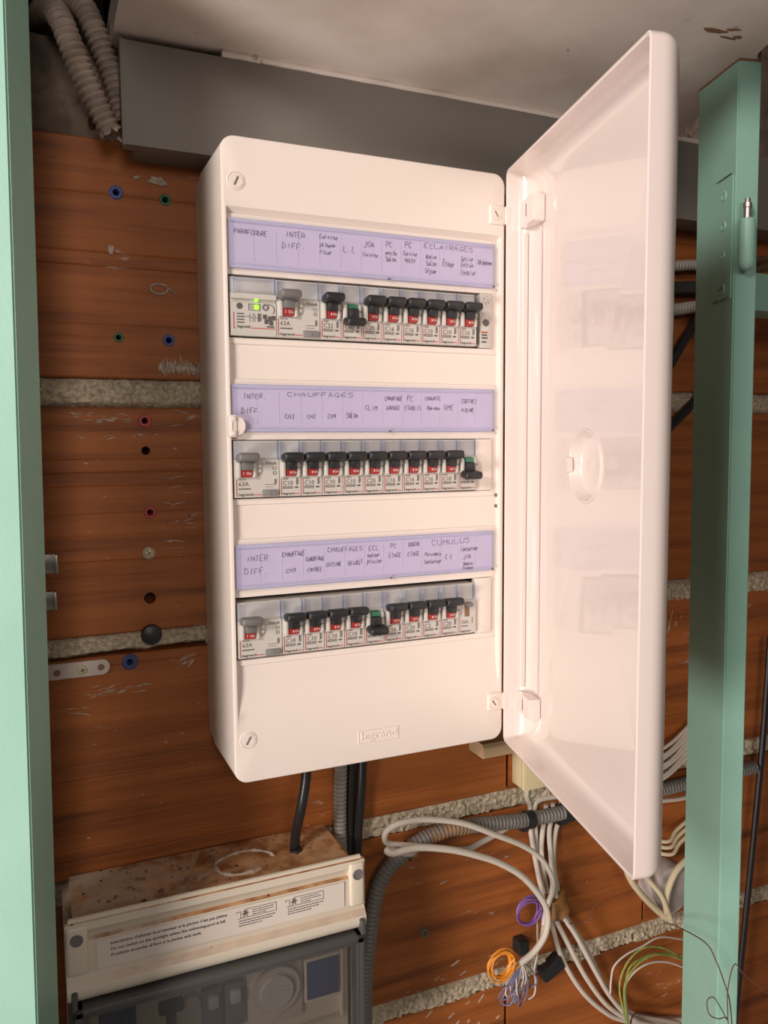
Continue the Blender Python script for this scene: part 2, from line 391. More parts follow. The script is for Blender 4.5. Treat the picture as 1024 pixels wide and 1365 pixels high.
mortar(-.75, 1.0, -.553, -.529, 5.5, step=.006); mortar(-.75, 1.0, -.773, -.749, 6.5, step=.008); mortar(-.75, 1.0, -.993, -.969, 7.5, step=.008)
# rough concrete lintel over the bricks, with the dark opening the two conduits come out of
mortar(-.75, .95, .5265, .606, 8.1, step=.005, amp=.008, name='concrete_lintel', m='concrete', ny=18, base=.003)
MB().box(-.75, .95, .012, .028, .528, .604).build('lintel_core', M['concrete'], wall, smooth=0)
mortar(-.06, .95, .602, .95, 9.1, step=.010, amp=.008, name='concrete_upper', m='concrete', ny=30, base=.003)
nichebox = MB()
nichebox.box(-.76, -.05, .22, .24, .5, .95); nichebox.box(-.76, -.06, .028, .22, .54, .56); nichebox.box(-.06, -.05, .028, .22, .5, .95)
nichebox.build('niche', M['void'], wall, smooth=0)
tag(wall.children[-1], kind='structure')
cl = MB()
# plaster ceiling: irregular right edge where it was cut around the post
outline = [(-.0665, .02), (-.0675, -.10), (-.0700, -.31), (.10, -.312), (.30, -.310), (.428, -.303), (.4315, -.25), (.4300, -.222), (.436, -.208), (.452, -.195), (.462, -.15), (.50, -.06), (.56, .0), (.57, .02)]
cl.prism([(p[0], p[1]) for p in outline], 2, .5975, .625)
ceil = cl.build('ceiling', M['ceiling'], smooth=0); tag(ceil, kind='structure')
# flaked plaster beside the post
fl = MB()
for (x, y, a, b, rr) in ((.372, -.225, .012, .0035, .3), (.384, -.232, .006, .003, .9), (.396, -.224, .005, .002, .2), (.388, -.22, .009, .0014, .5)):
    n = 14; c = [(x+math.cos(2*PI*k/n+rr)*a*random.uniform(.6, 1.15), y+math.sin(2*PI*k/n)*b*random.uniform(.6, 1.2)) for k in range(n)]
    fl.prism(c, 2, .5967, .5980)
tag(fl.build('flaked_plaster', M['rawwood'], ceil, smooth=0), 'dark flake torn out of the plaster beside the post')
tr = MB().tube(spline([(.018, -.042, .5945), (.06, -.0415, .5950), (.12, -.041, .5948), (.2, -.0415, .5950), (.35, -.041, .595), (.54, -.041, .595)], 6), lambda i: .0034+.0005*math.sin(i*1.9), 8)
tr.build('plaster_bead', M['ceiling'], ceil)
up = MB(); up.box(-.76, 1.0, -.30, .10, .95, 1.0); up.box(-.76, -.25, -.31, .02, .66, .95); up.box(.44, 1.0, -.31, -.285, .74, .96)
tag(up.build('upper_light_block', M['void'], smooth=0), kind='structure')  # slabs added overhead to keep the openings dark
tag(MB().box(-.30, -.26, -.16, .03, -1.3, .95).build('left_light_block', M['concrete'], smooth=0), kind='structure')  # added out of view, blocks the room lamp behind the left post
tag(MB().box(.86, .90, -.31, .03, -1.3, .95).build('right_light_block', M['concrete'], smooth=0), kind='structure')  # added side piece, blocks ambient light right of the post
tag(MB().box(-5, 3.5, -5.5, .1, -1.34, -1.30).build('floor', M['floor'], smooth=0), kind='structure')

# plaster smears left on the bricks
def smear(pts_fn, name='plaster_smear'):
    return pts_fn.build(name, M['smear'], wall, smooth=0)
def blob(mb, x, z, a, b, rot=0, th=.0016, n=12, j=.35):
    p = []
    for k in range(n):
        t = 2*PI*k/n; u, v_ = math.cos(t)*a*(1+random.uniform(-j, j)), math.sin(t)*b*(1+random.uniform(-j, j))
        p.append((x+u*math.cos(rot)-v_*math.sin(rot), z+u*math.sin(rot)+v_*math.cos(rot)))
    mb.prism(p, 1, -.0008-th, .003)
m = MB(); ring = [(-.032+math.cos(t)*.0076*(1+.05*math.sin(3*t)), -.0022, .4075+math.sin(t)*.0042) for t in [2*PI*k/24 for k in range(25)]]
m.tube(ring, .0009, 6, False); m.tube([(-.024, -.0018, .409), (-.017, -.0018, .4035)], .0006, 5); smear(m)
m = MB(); blob(m, -.031, .4985, .008, .0038, -.1); blob(m, -.0475, .4997, .003, .0012); smear(m)
m = MB(); blob(m, -.0705, .4375, .0022, .0036); smear(m)
m = MB()
for k in range(26):
    x = -.034+.034*k/25; h = .005+.011*abs(math.sin(k*1.7))*random.random()**.5*(1-abs(k-11)/26); blob(m, x, .3365+h/2, .0007, h/2+.002, random.uniform(-.15, .25), .001, 8)
smear(m)
def streaks(x0, x1, z0, z1, n, la, lb, rot=0):
    m = MB()
    for k in range(n): blob(m, random.uniform(x0, x1), random.uniform(z0, z1), random.uniform(la, lb), random.choice([.00025, .0003, .0004, .0007]), rot+random.uniform(-.3, .3), .0006, 9, .75)
    smear(m)
streaks(-.108, -.06, .292, .301, 16, .002, .007); streaks(-.10, -.02, .279, .285, 9, .001, .005); streaks(-.02, -.004, .286, .303, 5, .003, .006)
streaks(-.03, -.005, .18, .245, 16, .003, .009); streaks(-.026, -.006, .072, .082, 8, .003, .008, .6)
streaks(-.105, -.05, .054, .064, 12, .003, .008, .15); streaks(-.125, -.10, .040, .047, 5, .002, .006)
streaks(.19, .33, -.22, -.15, 15, .0010, .0042, .1); streaks(.20, .32, -.309, -.29, 12, .002, .005, .2); streaks(.22, .33, -.37, -.338, 10, .002, .005, .6)
streaks(-.11, -.02, .17, .27, 12, .0008, .002)
streaks(.62, .75, .05, .10, 14, .002, .006, 1.2); streaks(.53, .57, .05, .072, 16, .002, .007, 1.4); streaks(.37, .47, -.30, -.17, 9, .0006, .002)
streaks(-.12, .0, -.08, .04, 10, .0006, .0016)

# mint posts (leaning a little, turned about fourteen degrees to the wall)
def post(name, far, k, depth, width, z0, z1, side, label, raw=0):
    d = Vector((-.25, -.968, 0)); wv = Vector((.968, -.25, 0))*side
    A = Vector((far[0], far[1], 0)); mb = MB(); c = [A, A+d*depth, A+d*depth+wv*width, A+wv*width]
    if side < 0: c = c[::-1]
    bm = bmesh.new(); vs = [bm.verts.new((p.x+k*z, p.y, z)) for z in (z0, z1) for p in c]
    for q in ((3, 2, 1, 0), (4, 5, 6, 7), (0, 1, 5, 4), (1, 2, 6, 5), (2, 3, 7, 6), (3, 0, 4, 7)): bm.faces.new([vs[i] for i in q])
    bmesh.ops.bevel(bm, geom=list(bm.edges), offset=.0012, segments=2, affect='EDGES')
    mb.bm(bm)
    return mb
pl = thing('door_post', 'mint green painted post at the left edge, beside the bare bricks', 'post', (-.16, -.17, -1.3))
post('', (-.1360, -.137), .0126, .054, .075, -1.3, .80, -1, '').build('post_board', M['green'], pl)
pr = thing('door_post', 'mint green painted post on the right with a hinge pin on it', 'post', (.44, -.17, -1.3))
post('', (.4469, -.137), -.0080, .063, .0215, -1.3, .5965, 1, '').build('post_board', M['green'], pr)
tp = post('', (.4469, -.137), -.0080, .063, .0215, .594, .78, 1, ''); tag(tp.build('post_top', M['rawwood'], pr), 'unpainted brown top of the post above the ceiling')
# hinge leaf, screws, barrel and pin on the right post
dd = Vector((-.25, -.968, 0)); nn = Vector((-.968, .25, 0))
def on_post(s, z, off=0): return Vector((.4469-.008*z, -.137, z))+dd*s+nn*off
lf = MB(); q = [on_post(.0305, .398), on_post(.059, .398), on_post(.059, .502), on_post(.0305, .502)]
lf.add([p-nn*.001 for p in q]+[p+nn*.0008 for p in q], [(0, 1, 2, 3), (7, 6, 5, 4), (0, 4, 5, 1), (1, 5, 6, 2), (2, 6, 7, 3), (3, 7, 4, 0)])
leaf = lf.build('hinge_leaf', M['green'], pr, smooth=0)
for z, rr in ((.488, .0045), (.462, .0045), (.437, .0036), (.4075, .0046)):
    p = on_post(.046, z); sc = MB().lathe([(0, .0010), (rr*.55, .0010), (rr*.6, .0016), (rr*.9, .0016), (rr, .0010), (rr, 0)], p, nn, 16)
    sc.build('screw', M['green'], leaf)
p = on_post(.046, .4075, .0024); e = Vector((-.25, -.968, .35)).normalized()*.0034; MB().tube([p-e, p+e], .0005, 5).build('screw_slot', M['slot'], leaf)
for zz, a, b in ((.5025, .034, .057), (.3975, .033, .040), (.3975, .044, .055)): tag(MB().tube([on_post(a, zz, .0009), on_post(b, zz+.002, .0009)], .0005, 5).build('dark_crack', M['slot'], leaf), 'dark cracked paint line at the hinge leaf')
bp = Vector((.4385, -.2065, 0)); bx = lambda z: Vector((.4300-.008*(z-.44), -.2085, z))
MB().lathe([(0, 0), (.003, .0005), (.0058, .003), (.0068, .007), (.0068, .0425), (.006, .0435), (0, .0435)], bx(.4185), (0, 0, 1), 20).build('hinge_barrel', M['green'], pr)
pin = MB().lathe([(.0032, 0), (.0030, .010), (.0036, .0105), (.0036, .014), (.0026, .0145), (.0022, .018), (0, .018)], bx(.461), (0, 0, 1), 16)
tag(pin.build('hinge_pin', M['metal'], pr), 'bare metal hinge pin')
gr = MB().rbox(.535, .80, -.118, -.08, .405, .443, .0015).build('green_rail', M['green']); tag(gr, 'short mint green rail running off to the right behind the post', 'rail')
def zinc_tab(z0, z1, x1, label):
    m = MB(); m.rbox(-.150, x1, -.0032, -.0008, z0, z1, .0006); m.rbox(x1-.0025, x1, -.0075, -.0008, z0, z1, .0006)
    tag(m.build('fixing_bracket', M['metal']), label, 'bracket')
zinc_tab(.1655, .182, -.1225, 'small zinc bracket tab by the left post, the upper one')
zinc_tab(.1345, .150, -.1245, 'small zinc bracket tab by the left post, the lower one')
# painted metal strap with three holes
st = thing('fixing_strap', 'pinkish painted metal strap with rounded end and a screw, left of the navy plug', 'strap', (-.13, -.003, .080))
sm = MB(); cz_, hw = .0805, .0066
pts = [(-.20, cz_-hw+.003), (-.0915, cz_-hw)]+[(-.0907+math.cos(a)*hw, cz_+math.sin(a)*hw) for a in [-PI/2+PI*k/12 for k in range(1, 12)]]+[(-.0915, cz_+hw), (-.20, cz_+hw+.003)]
def tiltz(p): return (p[0], p[1]-.0+(p[0]+.1)*.03)
sm.prism([tiltz(p) for p in pts], 1, -.0042, -.0012); sm.build('strap_plate', M['strap'], st)
for x in (-.0915, -.127): MB().lathe([(0, .0003), (.0027, .0003), (.0030, -.0004)], (x, -.0043, cz_+(x+.1)*.03), (0, -1, 0), 18).build('strap_hole', M['rawwood'], st)
x = -.1065; MB().lathe([(0, .0016), (.0032, .0014), (.004, .0004), (.004, 0)], (x, -.0043, cz_+(x+.1)*.03), (0, -1, 0), 18).build('screw', M['brass'], st)
m = MB()
for a in (.4, .4+PI/2): m.box(-.0022, .0022, -.0064, -.0059, -.0005, .0005); 
c, s_ = math.cos(.4), math.sin(.4)
m = MB()
for (ux, uz) in ((c, s_), (-s_, c)):
    m.add([(x+ux*.0022-uz*.0005, -.0061, cz_-.0002+uz*.0022+ux*.0005), (x-ux*.0022-uz*.0005, -.0061, cz_-.0002-uz*.0022+ux*.0005), (x-ux*.0022+uz*.0005, -.0061, cz_-.0002-uz*.0022-ux*.0005), (x+ux*.0022+uz*.0005, -.0061, cz_-.0002+uz*.0022-ux*.0005)], [(0, 1, 2, 3)])
m.build('screw_cross', M['slot'], st, smooth=0)

# wall plugs and screw
def plug(x, z, r, m, label):
    h = .0028 if r < .006 else .003
    hole = .0030 if r >= .0050 else .0025
    mb = MB().lathe([(hole*.8, -.02), (hole*.8, .0006), (hole, .0018), (r*.85, .0018), (r, .0010), (r, -.004)], (x, -.0003, z), (0, -1, 0), 20)
    tag(mb.build('wall_plug', M[m]), label, 'wall plug')
plug(-.065, .4853, .0058, 'bluep', 'blue wall plug high on the left, beside the green one'); plug(-.0245, .4836, .0050, 'greenp', 'bright green wall plug near the panel top, right of a blue plug')
plug(-.067, .3648, .0042, 'greenp', 'small dull green wall plug above the upper mortar joint'); plug(-.025, .3641, .0052, 'bluep', 'blue wall plug above the spiky plaster marks')
plug(-.0475, .294, .0060, 'redp', 'red wall plug just under the upper mortar joint'); plug(-.0455, .2137, .0058, 'redp', 'red wall plug right above the brass screw')
plug(-.067, .0818, .0072, 'dbluep', 'navy wall plug at the rounded end of the strap'); plug(.2234, -.2463, .0050, 'greyp', 'grey wall plug below the conduit, right of the pool box')
tag(MB().lathe([(0, .002), (.0055, .0018), (.0085, .0005), (.0092, -.002), (.0092, -.004)], (-.048, -.006, .105), (0, -1, 0), 22).build('rubber_plug', M['black']), 'round black rubber plug in the lower mortar joint', 'wall plug')
sw = thing('wall_screw', 'cross-head screw with pale head between a red plug and a hole', 'screw', (-.048, -.002, .1778))
MB().rbox(-.0540, -.0425, -.0009, .0006, .1685, .1915, .0004).build('backing_plate', M['backing'], sw)
MB().lathe([(0, .004), (.003, .0038), (.0052, .002), (.0056, 0)], (-.048, -.0012, .1778), (0, -1, 0), 20).build('screw_head', M['brass'], sw)
m = MB()
for a in (.5, .5+PI/2): m.tube([(-.048+math.cos(a)*.003, -.0052, .1778+math.sin(a)*.003), (-.048-math.cos(a)*.003, -.0052, .1778-math.sin(a)*.003)], .0005, 5)
m.build('screw_cross', M['slot'], sw)

# ------------------------------------------------------------------ trunking
du = thing('cable_trunking', 'long grey cable trunking running along the wall under the ceiling', 'trunking', (.25, -.02, .51))
MB().rbox(-.0525, .84, -.036, .003, .5125, .5890, .001).build('trunking_base', M['duct'], du)
MB().prism([(-.0435, .5115), (-.0435, .5915), (-.034, .5925), (-.034, .590), (-.0415, .5895), (-.0415, .5135), (-.034, .513), (-.034, .5105)], 0, -.0620, .84).build('trunking_cover', M['duct'], du, smooth=0)
MB().rbox(-.0630, -.0612, -.0438, -.034, .5103, .5928, .0005).build('end_lip', M['duct'], du)
MB().tube([(-.066, -.040, .5165), (-.0605, -.0405, .5120)], .0012, 6).build('glue_bit', M['ductlip'], du)

# ------------------------------------------------------------------ distribution board
FY = -.11
pan = thing('distribution_board', 'tall white three-row electrical distribution board with its door swung open', 'electrical panel', (.125, -.001, 0))
def rrect(x0, x1, z0, z1, r, n=6):
    p = []
    for (ax, az, a0) in ((x1-r, z0+r, -PI/2), (x1-r, z1-r, 0), (x0+r, z1-r, PI/2), (x0+r, z0+r, PI)):
        for k in range(n+1): a = a0+PI/2*k/n; p.append((ax+math.cos(a)*r, az+math.sin(a)*r))
    return p
# back box
MB().prism(rrect(.0012, .2488, .0012, .5048, .010), 1, -.030, -.002).build('back_box', M['white'], pan)
# front cover with its relief: windows for the three rows of modules
WIN = [(.0042, .2385, .3555, .4035), (.0042, .2385, .2300, .2765), (.0042, .2385, .1005, .1515)]
BLK = [(.3510, .4490), (.2255, .3235), (.0960, .1975)]
def relief(x, z):
    d = 0
    tx = min(max((x-.0032)/.0016, 0), 1)*min(max((.2462-x)/.0016, 0), 1)
    tz = min(max((z-.046)/.036, 0), 1); tz = tz*tz*(3-2*tz)
    tt = min(max((.4535-z)/.004, 0), 1)
    d = .0050*tx*tz*tt
    return d
def steps(lo, hi, n): return [lo+(hi-lo)*i/n for i in range(n+1)]
xs = sorted(set([round(v, 5) for v in steps(.0025, .2475, 26)+[.0032, .0048, .2446, .2462, .0042, .2385, .0025]]))
zs = sorted(set([round(v, 5) for v in steps(.040, .460, 60)+[.4535, .4495]+[w_[2] for w_ in WIN]+[w_[3] for w_ in WIN]+[b for k in BLK for b in k]+[k[0]-.0008 for k in BLK]+[k[1]+.0008 for k in BLK]]))
bm = bmesh.new(); G = {}
def inblk(x, z):
    return any(a-1e-6 <= z <= b+1e-6 for a, b in BLK) and x <= .2430
for i, x in enumerate(xs):
    for j, z in enumerate(zs):
        d = relief(x, z)
        if .0048 <= x <= .2430 and inblk(x, z): d = max(0, d-.0013)
        G[i, j] = bm.verts.new((x, FY+d, z))
def inwin(x, z): return any(a < x < b and c < z < d for a, b, c, d in WIN)
for i in range(len(xs)-1):
    for j in range(len(zs)-1):
        if not inwin((xs[i]+xs[i+1])/2, (zs[j]+zs[j+1])/2): bm.faces.new((G[i, j], G[i+1, j], G[i+1, j+1], G[i, j+1]))
bm.edges.ensure_lookup_table()
bnd = [e for e in bm.edges if len(e.link_faces) == 1]
outer_e = [e for e in bnd if all(abs(v.co.x-xs[0]) < 1e-6 or abs(v.co.x-xs[-1]) < 1e-6 or abs(v.co.z-zs[0]) < 1e-6 or abs(v.co.z-zs[-1]) < 1e-6 for v in e.verts)]
winE = [e for e in bnd if e not in outer_e]
ext = bmesh.ops.extrude_edge_only(bm, edges=winE)
for v in [g for g in ext['geom'] if isinstance(g, bmesh.types.BMVert)]: v.co.y += .012
# rounded sides
loops = []
for ins, y in ((.0018, FY), (.0009, FY+.0003), (.0002, FY+.0011), (0, FY+.0022), (-.0006, -.030), (.0008, -.030)):
    loops.append([bm.verts.new((p[0], y, p[1])) for p in rrect(ins, .25-ins, ins, .506-ins, max(.011-ins, .004))])
for a, b in zip(loops, loops[1:]):
    n = len(a)
    for k in range(n): bm.faces.new((a[k], a[(k+1) % n], b[(k+1) % n], b[k]))
le = [bm.edges.get((loops[0][k], loops[0][(k+1) % len(loops[0])])) for k in range(len(loops[0]))]
bmesh.ops.triangle_fill(bm, edges=le+outer_e, use_beauty=True)
mb = MB().bm(bm)
mb.build('front_cover', M['white'], pan, smooth=30)
# seam line between cover and back box on the left flank
MB().box(-.0003, .0010, -.0306, -.0296, .03, .48).build('seam', M['seam'], pan, smooth=0)
# cover screws
def cover_screw(x, z, ang):
    o = MB().lathe([(0, .0011), (.0052, .0011), (.0055, .0003), (.0060, .0003), (.0064, .0009), (.0070, .0006), (.0072, 0)], (x, FY+.0002, z), (0, -1, 0), 28).build('cover_screw', M['white'], pan)
    MB().rbox(-.0036, .0036, -.0006, .0006, -.0006, .0006, .0002, 1, Matrix.Translation((x, FY-.0010, z)) @ Matrix.Rotation(ang, 4, 'Y')).build('screw_slot', M['slot'], o)
# hinge pads on the cover and screws
for z in (.4705, .0360):
    MB().rbox(.2335, .2492, FY-.0016, FY+.002, z-.0085, z+.0085, .0035, 3).build('hinge_pad', M['white'], pan)
for x, z, a in ((.0112, .4723, -1.15), (.0113, .0355, -1.05)): cover_screw(x, z, a)
for x, z, a in ((.2398, .4709, 1.0), (.2395, .0355, .95)):
    o = MB().lathe([(0, .0024), (.0040, .0024), (.0043, .0017), (.0048, .0017), (.0052, .0022), (.0056, .0014)], (x, FY-.0001, z), (0, -1, 0), 28).build('cover_screw', M['white'], pan)
    MB().rbox(-.0030, .0030, -.0006, .0006, -.0005, .0005, .0002, 1, Matrix.Translation((x, FY-.0023, z)) @ Matrix.Rotation(a, 4, 'Y')).build('screw_slot', M['slot'], o)
# catch for the door on the left edge
k = MB(); k.rbox(.0005, .0075, FY-.0040, FY+.004, .2785, .2960, .0015); k.prism([(.0075, .2795), (.0118, .2815), (.0138, .2850), (.0138, .2895), (.0118, .2930), (.0075, .2950)], 1, FY-.0028, FY+.004)
ct = k.build('door_catch', M['white'], pan)
k = MB(); k.rbox(.0018, .0062, FY-.0052, FY-.0035, .2800, .2832, .0008); k.rbox(.0018, .0062, FY-.0052, FY-.0035, .2912, .2944, .0008); k.rbox(.0022, .0036, FY-.0048, FY-.0035, .2840, .2904, .0005)
k.build('catch_lug', M['white'], ct)
for z in (.2255, .2158):
    MB().rbox(.2432, .2452, FY+.0030, FY+.0052, z-.0014, z+.0014, .0004).build('stop_nib', M['slot'], pan)
# embossed maker's plate
lp = MB(); lp.rbox(.1068, .1432, FY-.0002, FY+.001, .0172, .0282, .0002, 1); 
fr = MB(); 
for a in ((.1068, .1432, .0276, .0284), (.1068, .1432, .0170, .0178), (.1062, .1070, .0170, .0284), (.1430, .1438, .0170, .0284)): fr.rbox(a[0], a[1], FY-.0007, FY+.0005, a[2], a[3], .0002, 1)
po = merge(lp, fr).build('maker_plate', M['white'], pan, smooth=0)
t = text_mb('legrand', .1085, .0203, .0062, FY-.0009, width=.0330, bold=.012)
tt = MB().add(t.v+[(v[0], FY, v[2]) for v in t.v], t.f)
n0 = len(t.v); ecount = {}
for f in t.f:
    for a, b in zip(f, f[1:]+f[:1]): ecount[(min(a, b), max(a, b))] = ecount.get((min(a, b), max(a, b)), 0)+1
tt.f += [(a, b, b+n0, a+n0) for (a, b), n in ecount.items() if n == 1]
tt.build('maker_lettering', M['white'], po, smooth=0)

# ---- handwriting: single-stroke pen letters on a 4 by 6 grid
GL = {'A': '00 26 40;12 32', 'B': '00 06 26 35 34 23 03;23 42 41 20 00', 'C': '45 26 16 04 02 10 30 41', 'D': '00 06 25 43 42 20 00', 'E': '46 06 00 40;03 33', 'F': '46 06 00;03 33',
      'G': '45 26 15 02 10 30 42 22', 'H': '00 06;40 46;03 43', 'I': '20 26', 'J': '46 42 30 10 01', 'L': '06 00 40', 'M': '00 06 23 46 40', 'N': '00 06 40 46', 'O': '10 01 05 16 36 45 41 30 10',
      'P': '00 06 36 45 44 33 03', 'R': '00 06 36 45 44 33 03;23 40', 'S': '45 36 16 05 04 33 42 41 30 00', 'T': '06 46;26 20', 'U': '06 01 10 30 41 46', 'V': '06 20 46', 'É': '46 06 00 40;03 33;17 38',
      '0': '10 01 05 16 36 45 41 30 10', '1': '04 26 20', '2': '05 16 36 45 44 00 40', '3': '06 46 23 42 41 30 10 01', '4': '30 36 02 42', '.': '20 21', '/': '00 46',
      'a': '43 24 04 01 10 30 43;43 41 50', 'b': '06 00 30 42 33 03', 'c': '43 24 13 01 10 40', 'd': '43 13 01 10 30 42;46 40', 'e': '02 32 43 24 13 01 10 40', 'é': '02 32 43 24 13 01 10 40;25 37', 'f': '46 26 15 10;03 33',
      'g': '43 13 01 10 30 43 4<;4< 1<', 'h': '06 00;02 24 33 40', 'i': '10 14;15 16', 'j': '24 2< 0<;25 26', 'l': '06 01 10 30', 'n': '00 04;02 24 33 40', 'o': '10 01 03 14 34 43 41 30 10', 'p': '0< 04 34 42 31 01',
      'q': '43 13 01 10 30 43 4<', 'r': '00 04;02 24 34', 's': '43 14 03 32 31 20 00', 't': '16 11 20 40;04 34', 'u': '04 01 10 30 44;44 40', 'v': '04 20 44', 'x': '', ' ': ''}
def handwrite(mb, txt, x0, x1, z0, h, y, rng):
    n = len(txt); adv = (x1-x0)/max(n, 1); gw = adv*.66
    h0, zz0 = h, z0
    for i, ch in enumerate(txt):
        h = h0*.88*rng.uniform(.86, 1.1); z0 = zz0+rng.uniform(-.06, .08)*h0
        for st_ in GL.get(ch, '').split(';'):
            pts = []
            for tk in st_.split():
                gx = int(tk[0]); gy = -2 if tk[1] == '<' else int(tk[1])
                pts.append(((x0+adv*i+gx/4*gw+gy/6*h*.10+rng.uniform(-.10, .10)*gw)*.001, (z0+gy/6*h+rng.uniform(-.07, .07)*h)*.001))
            if len(pts) < 2: continue
            # soften the corners
            sp = [Vector((p[0], 0, p[1])) for p in pts]; sp = spline(sp, 3) if len(sp) > 2 else sp
            mb.ribbon([(p.x, p.z) for p in sp], .00034, y)
WR = {1: [('PARAFOUDRE', 9.4, 35.9, 433.9, 4.2), ('INTER.', 50.4, 70.1, 435.0, 4.6), ('DIFF.', 47.2, 67.5, 426.3, 4.6), ('Cuisine', 78.3, 94.2, 436.5, 3.5), ('plaque', 78.8, 92.2, 430.2, 3.5), ('Four', 78.7, 89.6, 424.3, 3.5), ('L.L', 98.6, 109.7, 427.4, 5.3), ('20A', 117.0, 126.3, 433.1, 4.8), ('Cuisine', 115.6, 129.6, 425.7, 3.6), ('PC', 136.4, 142.5, 434.7, 4.8), ('entrée', 135.7, 146.3, 428.4, 3.6), ('Salon', 135.7, 145.9, 423.3, 4.3), ('PC', 153.5, 160.5, 435.9, 4.9), ('Cuisine', 152.1, 165.3, 429.3, 3.7), ('Hotte', 153.5, 163.6, 423.9, 4.0), ('ECLAIRAGES', 171.7, 219.6, 437.1, 4.4), ('Atelier', 173.1, 183.8, 428.3, 4.0), ('Salon', 173.1, 183.7, 422.7, 4.0), ('Séjour', 172.3, 183.7, 416.6, 4.4), ('Étage', 189.2, 200.4, 423.5, 5.0), ('Cellier', 207.0, 219.6, 429.5, 4.1), ('Entrée', 207.0, 219.6, 424.2, 4.1), ('Escalier', 207.0, 221.9, 417.9, 4.1), ('Téléphone', 223.0, 238.0, 427.6, 4.2)],
      2: [('INTER.', 13.6, 32.8, 308.4, 4.4), ('DIFF.', 11.8, 29.5, 297.2, 4.7), ('CHAUFFAGES', 49.3, 107.1, 311.0, 3.9), ('CH3', 47.2, 55.3, 293.2, 3.6), ('CH2', 65.8, 73.4, 293.5, 3.6), ('CH4', 83.3, 91.1, 293.8, 3.7), ('Salon', 99.6, 110.2, 294.1, 4.9), ('CLIM', 116.6, 127.9, 300.7, 4.3), ('CHAUFFAGE', 134.4, 150.7, 308.8, 3.8), ('GARAGE', 135.7, 148.6, 300.9, 3.8), ('PC', 154.9, 161.3, 308.7, 4.4), ('ETABLIS', 152.8, 168.4, 301.0, 3.8), ('CHAUFFE', 172.0, 187.5, 309.5, 3.5), ('Bureau', 174.1, 186.4, 301.3, 3.9), ('VMC', 190.1, 200.4, 301.3, 5.2), ('COFFRET', 207.6, 223.3, 307.2, 3.9), ('PISCINE', 207.6, 219.9, 299.8, 3.3)],
      3: [('INTER.', 13.5, 35.1, 180.1, 4.8), ('DIFF.', 11.7, 31.5, 169.7, 5.4), ('CHAUFFAGE', 43.0, 62.2, 182.4, 4.0), ('CH1', 46.1, 55.4, 169.1, 3.7), ('CHAUFFAGE', 62.8, 79.0, 177.3, 3.7), ('ENTREE', 64.3, 76.9, 168.4, 3.7), ('CHAUFFAGES', 81.7, 113.1, 183.5, 4.4), ('CUISINE', 80.2, 93.9, 171.8, 3.8), ('DEGAGT', 99.5, 113.0, 171.5, 4.1), ('ECL', 118.6, 128.2, 182.8, 4.5), ('autour', 117.2, 129.2, 177.3, 3.5), ('piscine', 117.1, 130.5, 171.6, 4.2), ('PC', 138.7, 144.7, 183.7, 4.5), ('ETAGE', 137.2, 148.9, 175.6, 4.2), ('DOUCHE', 155.7, 166.9, 184.1, 3.9), ('ETAGE', 154.9, 166.5, 175.7, 4.3), ('CUMULUS', 177.9, 217.2, 184.1, 5.3), ('Puissance', 171.5, 187.7, 174.6, 3.6), ('Contacteur', 170.8, 188.0, 168.0, 3.6), ('C C', 191.5, 198.7, 171.1, 4.0), ('Contacteur', 207.0, 224.7, 176.9, 4.0), ('J/N', 209.5, 217.2, 169.6, 4.7), ('Heures', 209.6, 219.5, 163.7, 3.7), ('Creuses', 208.8, 220.3, 160.2, 3.4)]}
LAB = {1: (.4080, .4455), 2: (.2825, .3197), 3: (.1578, .1938)}
for r in (1, 2, 3):
    z0, z1 = LAB[r]; x0, x1 = .0050, .2400
    lh = MB().rbox(x0, x1, FY+.0020, FY+.0040, z0, z1, .0008, 1).build('label_holder', M['paper'], pan)
    lh['label'] = ['lavender handwritten label strip of the top row', 'lavender handwritten label strip of the middle row', 'lavender handwritten label strip of the bottom row'][r-1]
    m = MB(); rng = random.Random(r)
    for t in WR[r]: handwrite(m, *t, FY+.00175, rng)
    m.build('handwriting', M['pen'], lh, smooth=0)
    m = MB()
    for k in range(1, 13): m.box(.0065+k*.0179, .0068+k*.0179, FY+.0018, FY+.0022, z0+.006, z1-.006)
    m.build('printed_rule', M['rule'], lh, smooth=0)
    m = MB(); m.rbox(x0+.0004, x1-.0004, FY-.0002, FY+.0009, z0+.0004, z1-.0004, .0005, 2)
    m.build('clear_cover', M['clear'], lh)
    m = MB(); e = .0016
    for a in ((x0, x1, z1-e*1.8, z1), (x0, x1, z0, z0+e*1.6), (x0, x0+e*.7, z0, z1), (x1-e*.8, x1, z0, z1)): m.rbox(a[0], a[1], FY-.0008, FY+.0022, a[2], a[3], .0006, 2)
    m.build('cover_rim', M['clearedge'], lh)
    m = MB(); m.rbox(.137, .139, FY-.0010, FY+.001, z0-.0002, z0+.0014, .0002, 1); m.rbox(.2378, .2396, FY-.0010, FY+.001, z0+.0002, z0+.0022, .0002, 1); m.build('clip_notch', M['slot'], lh)
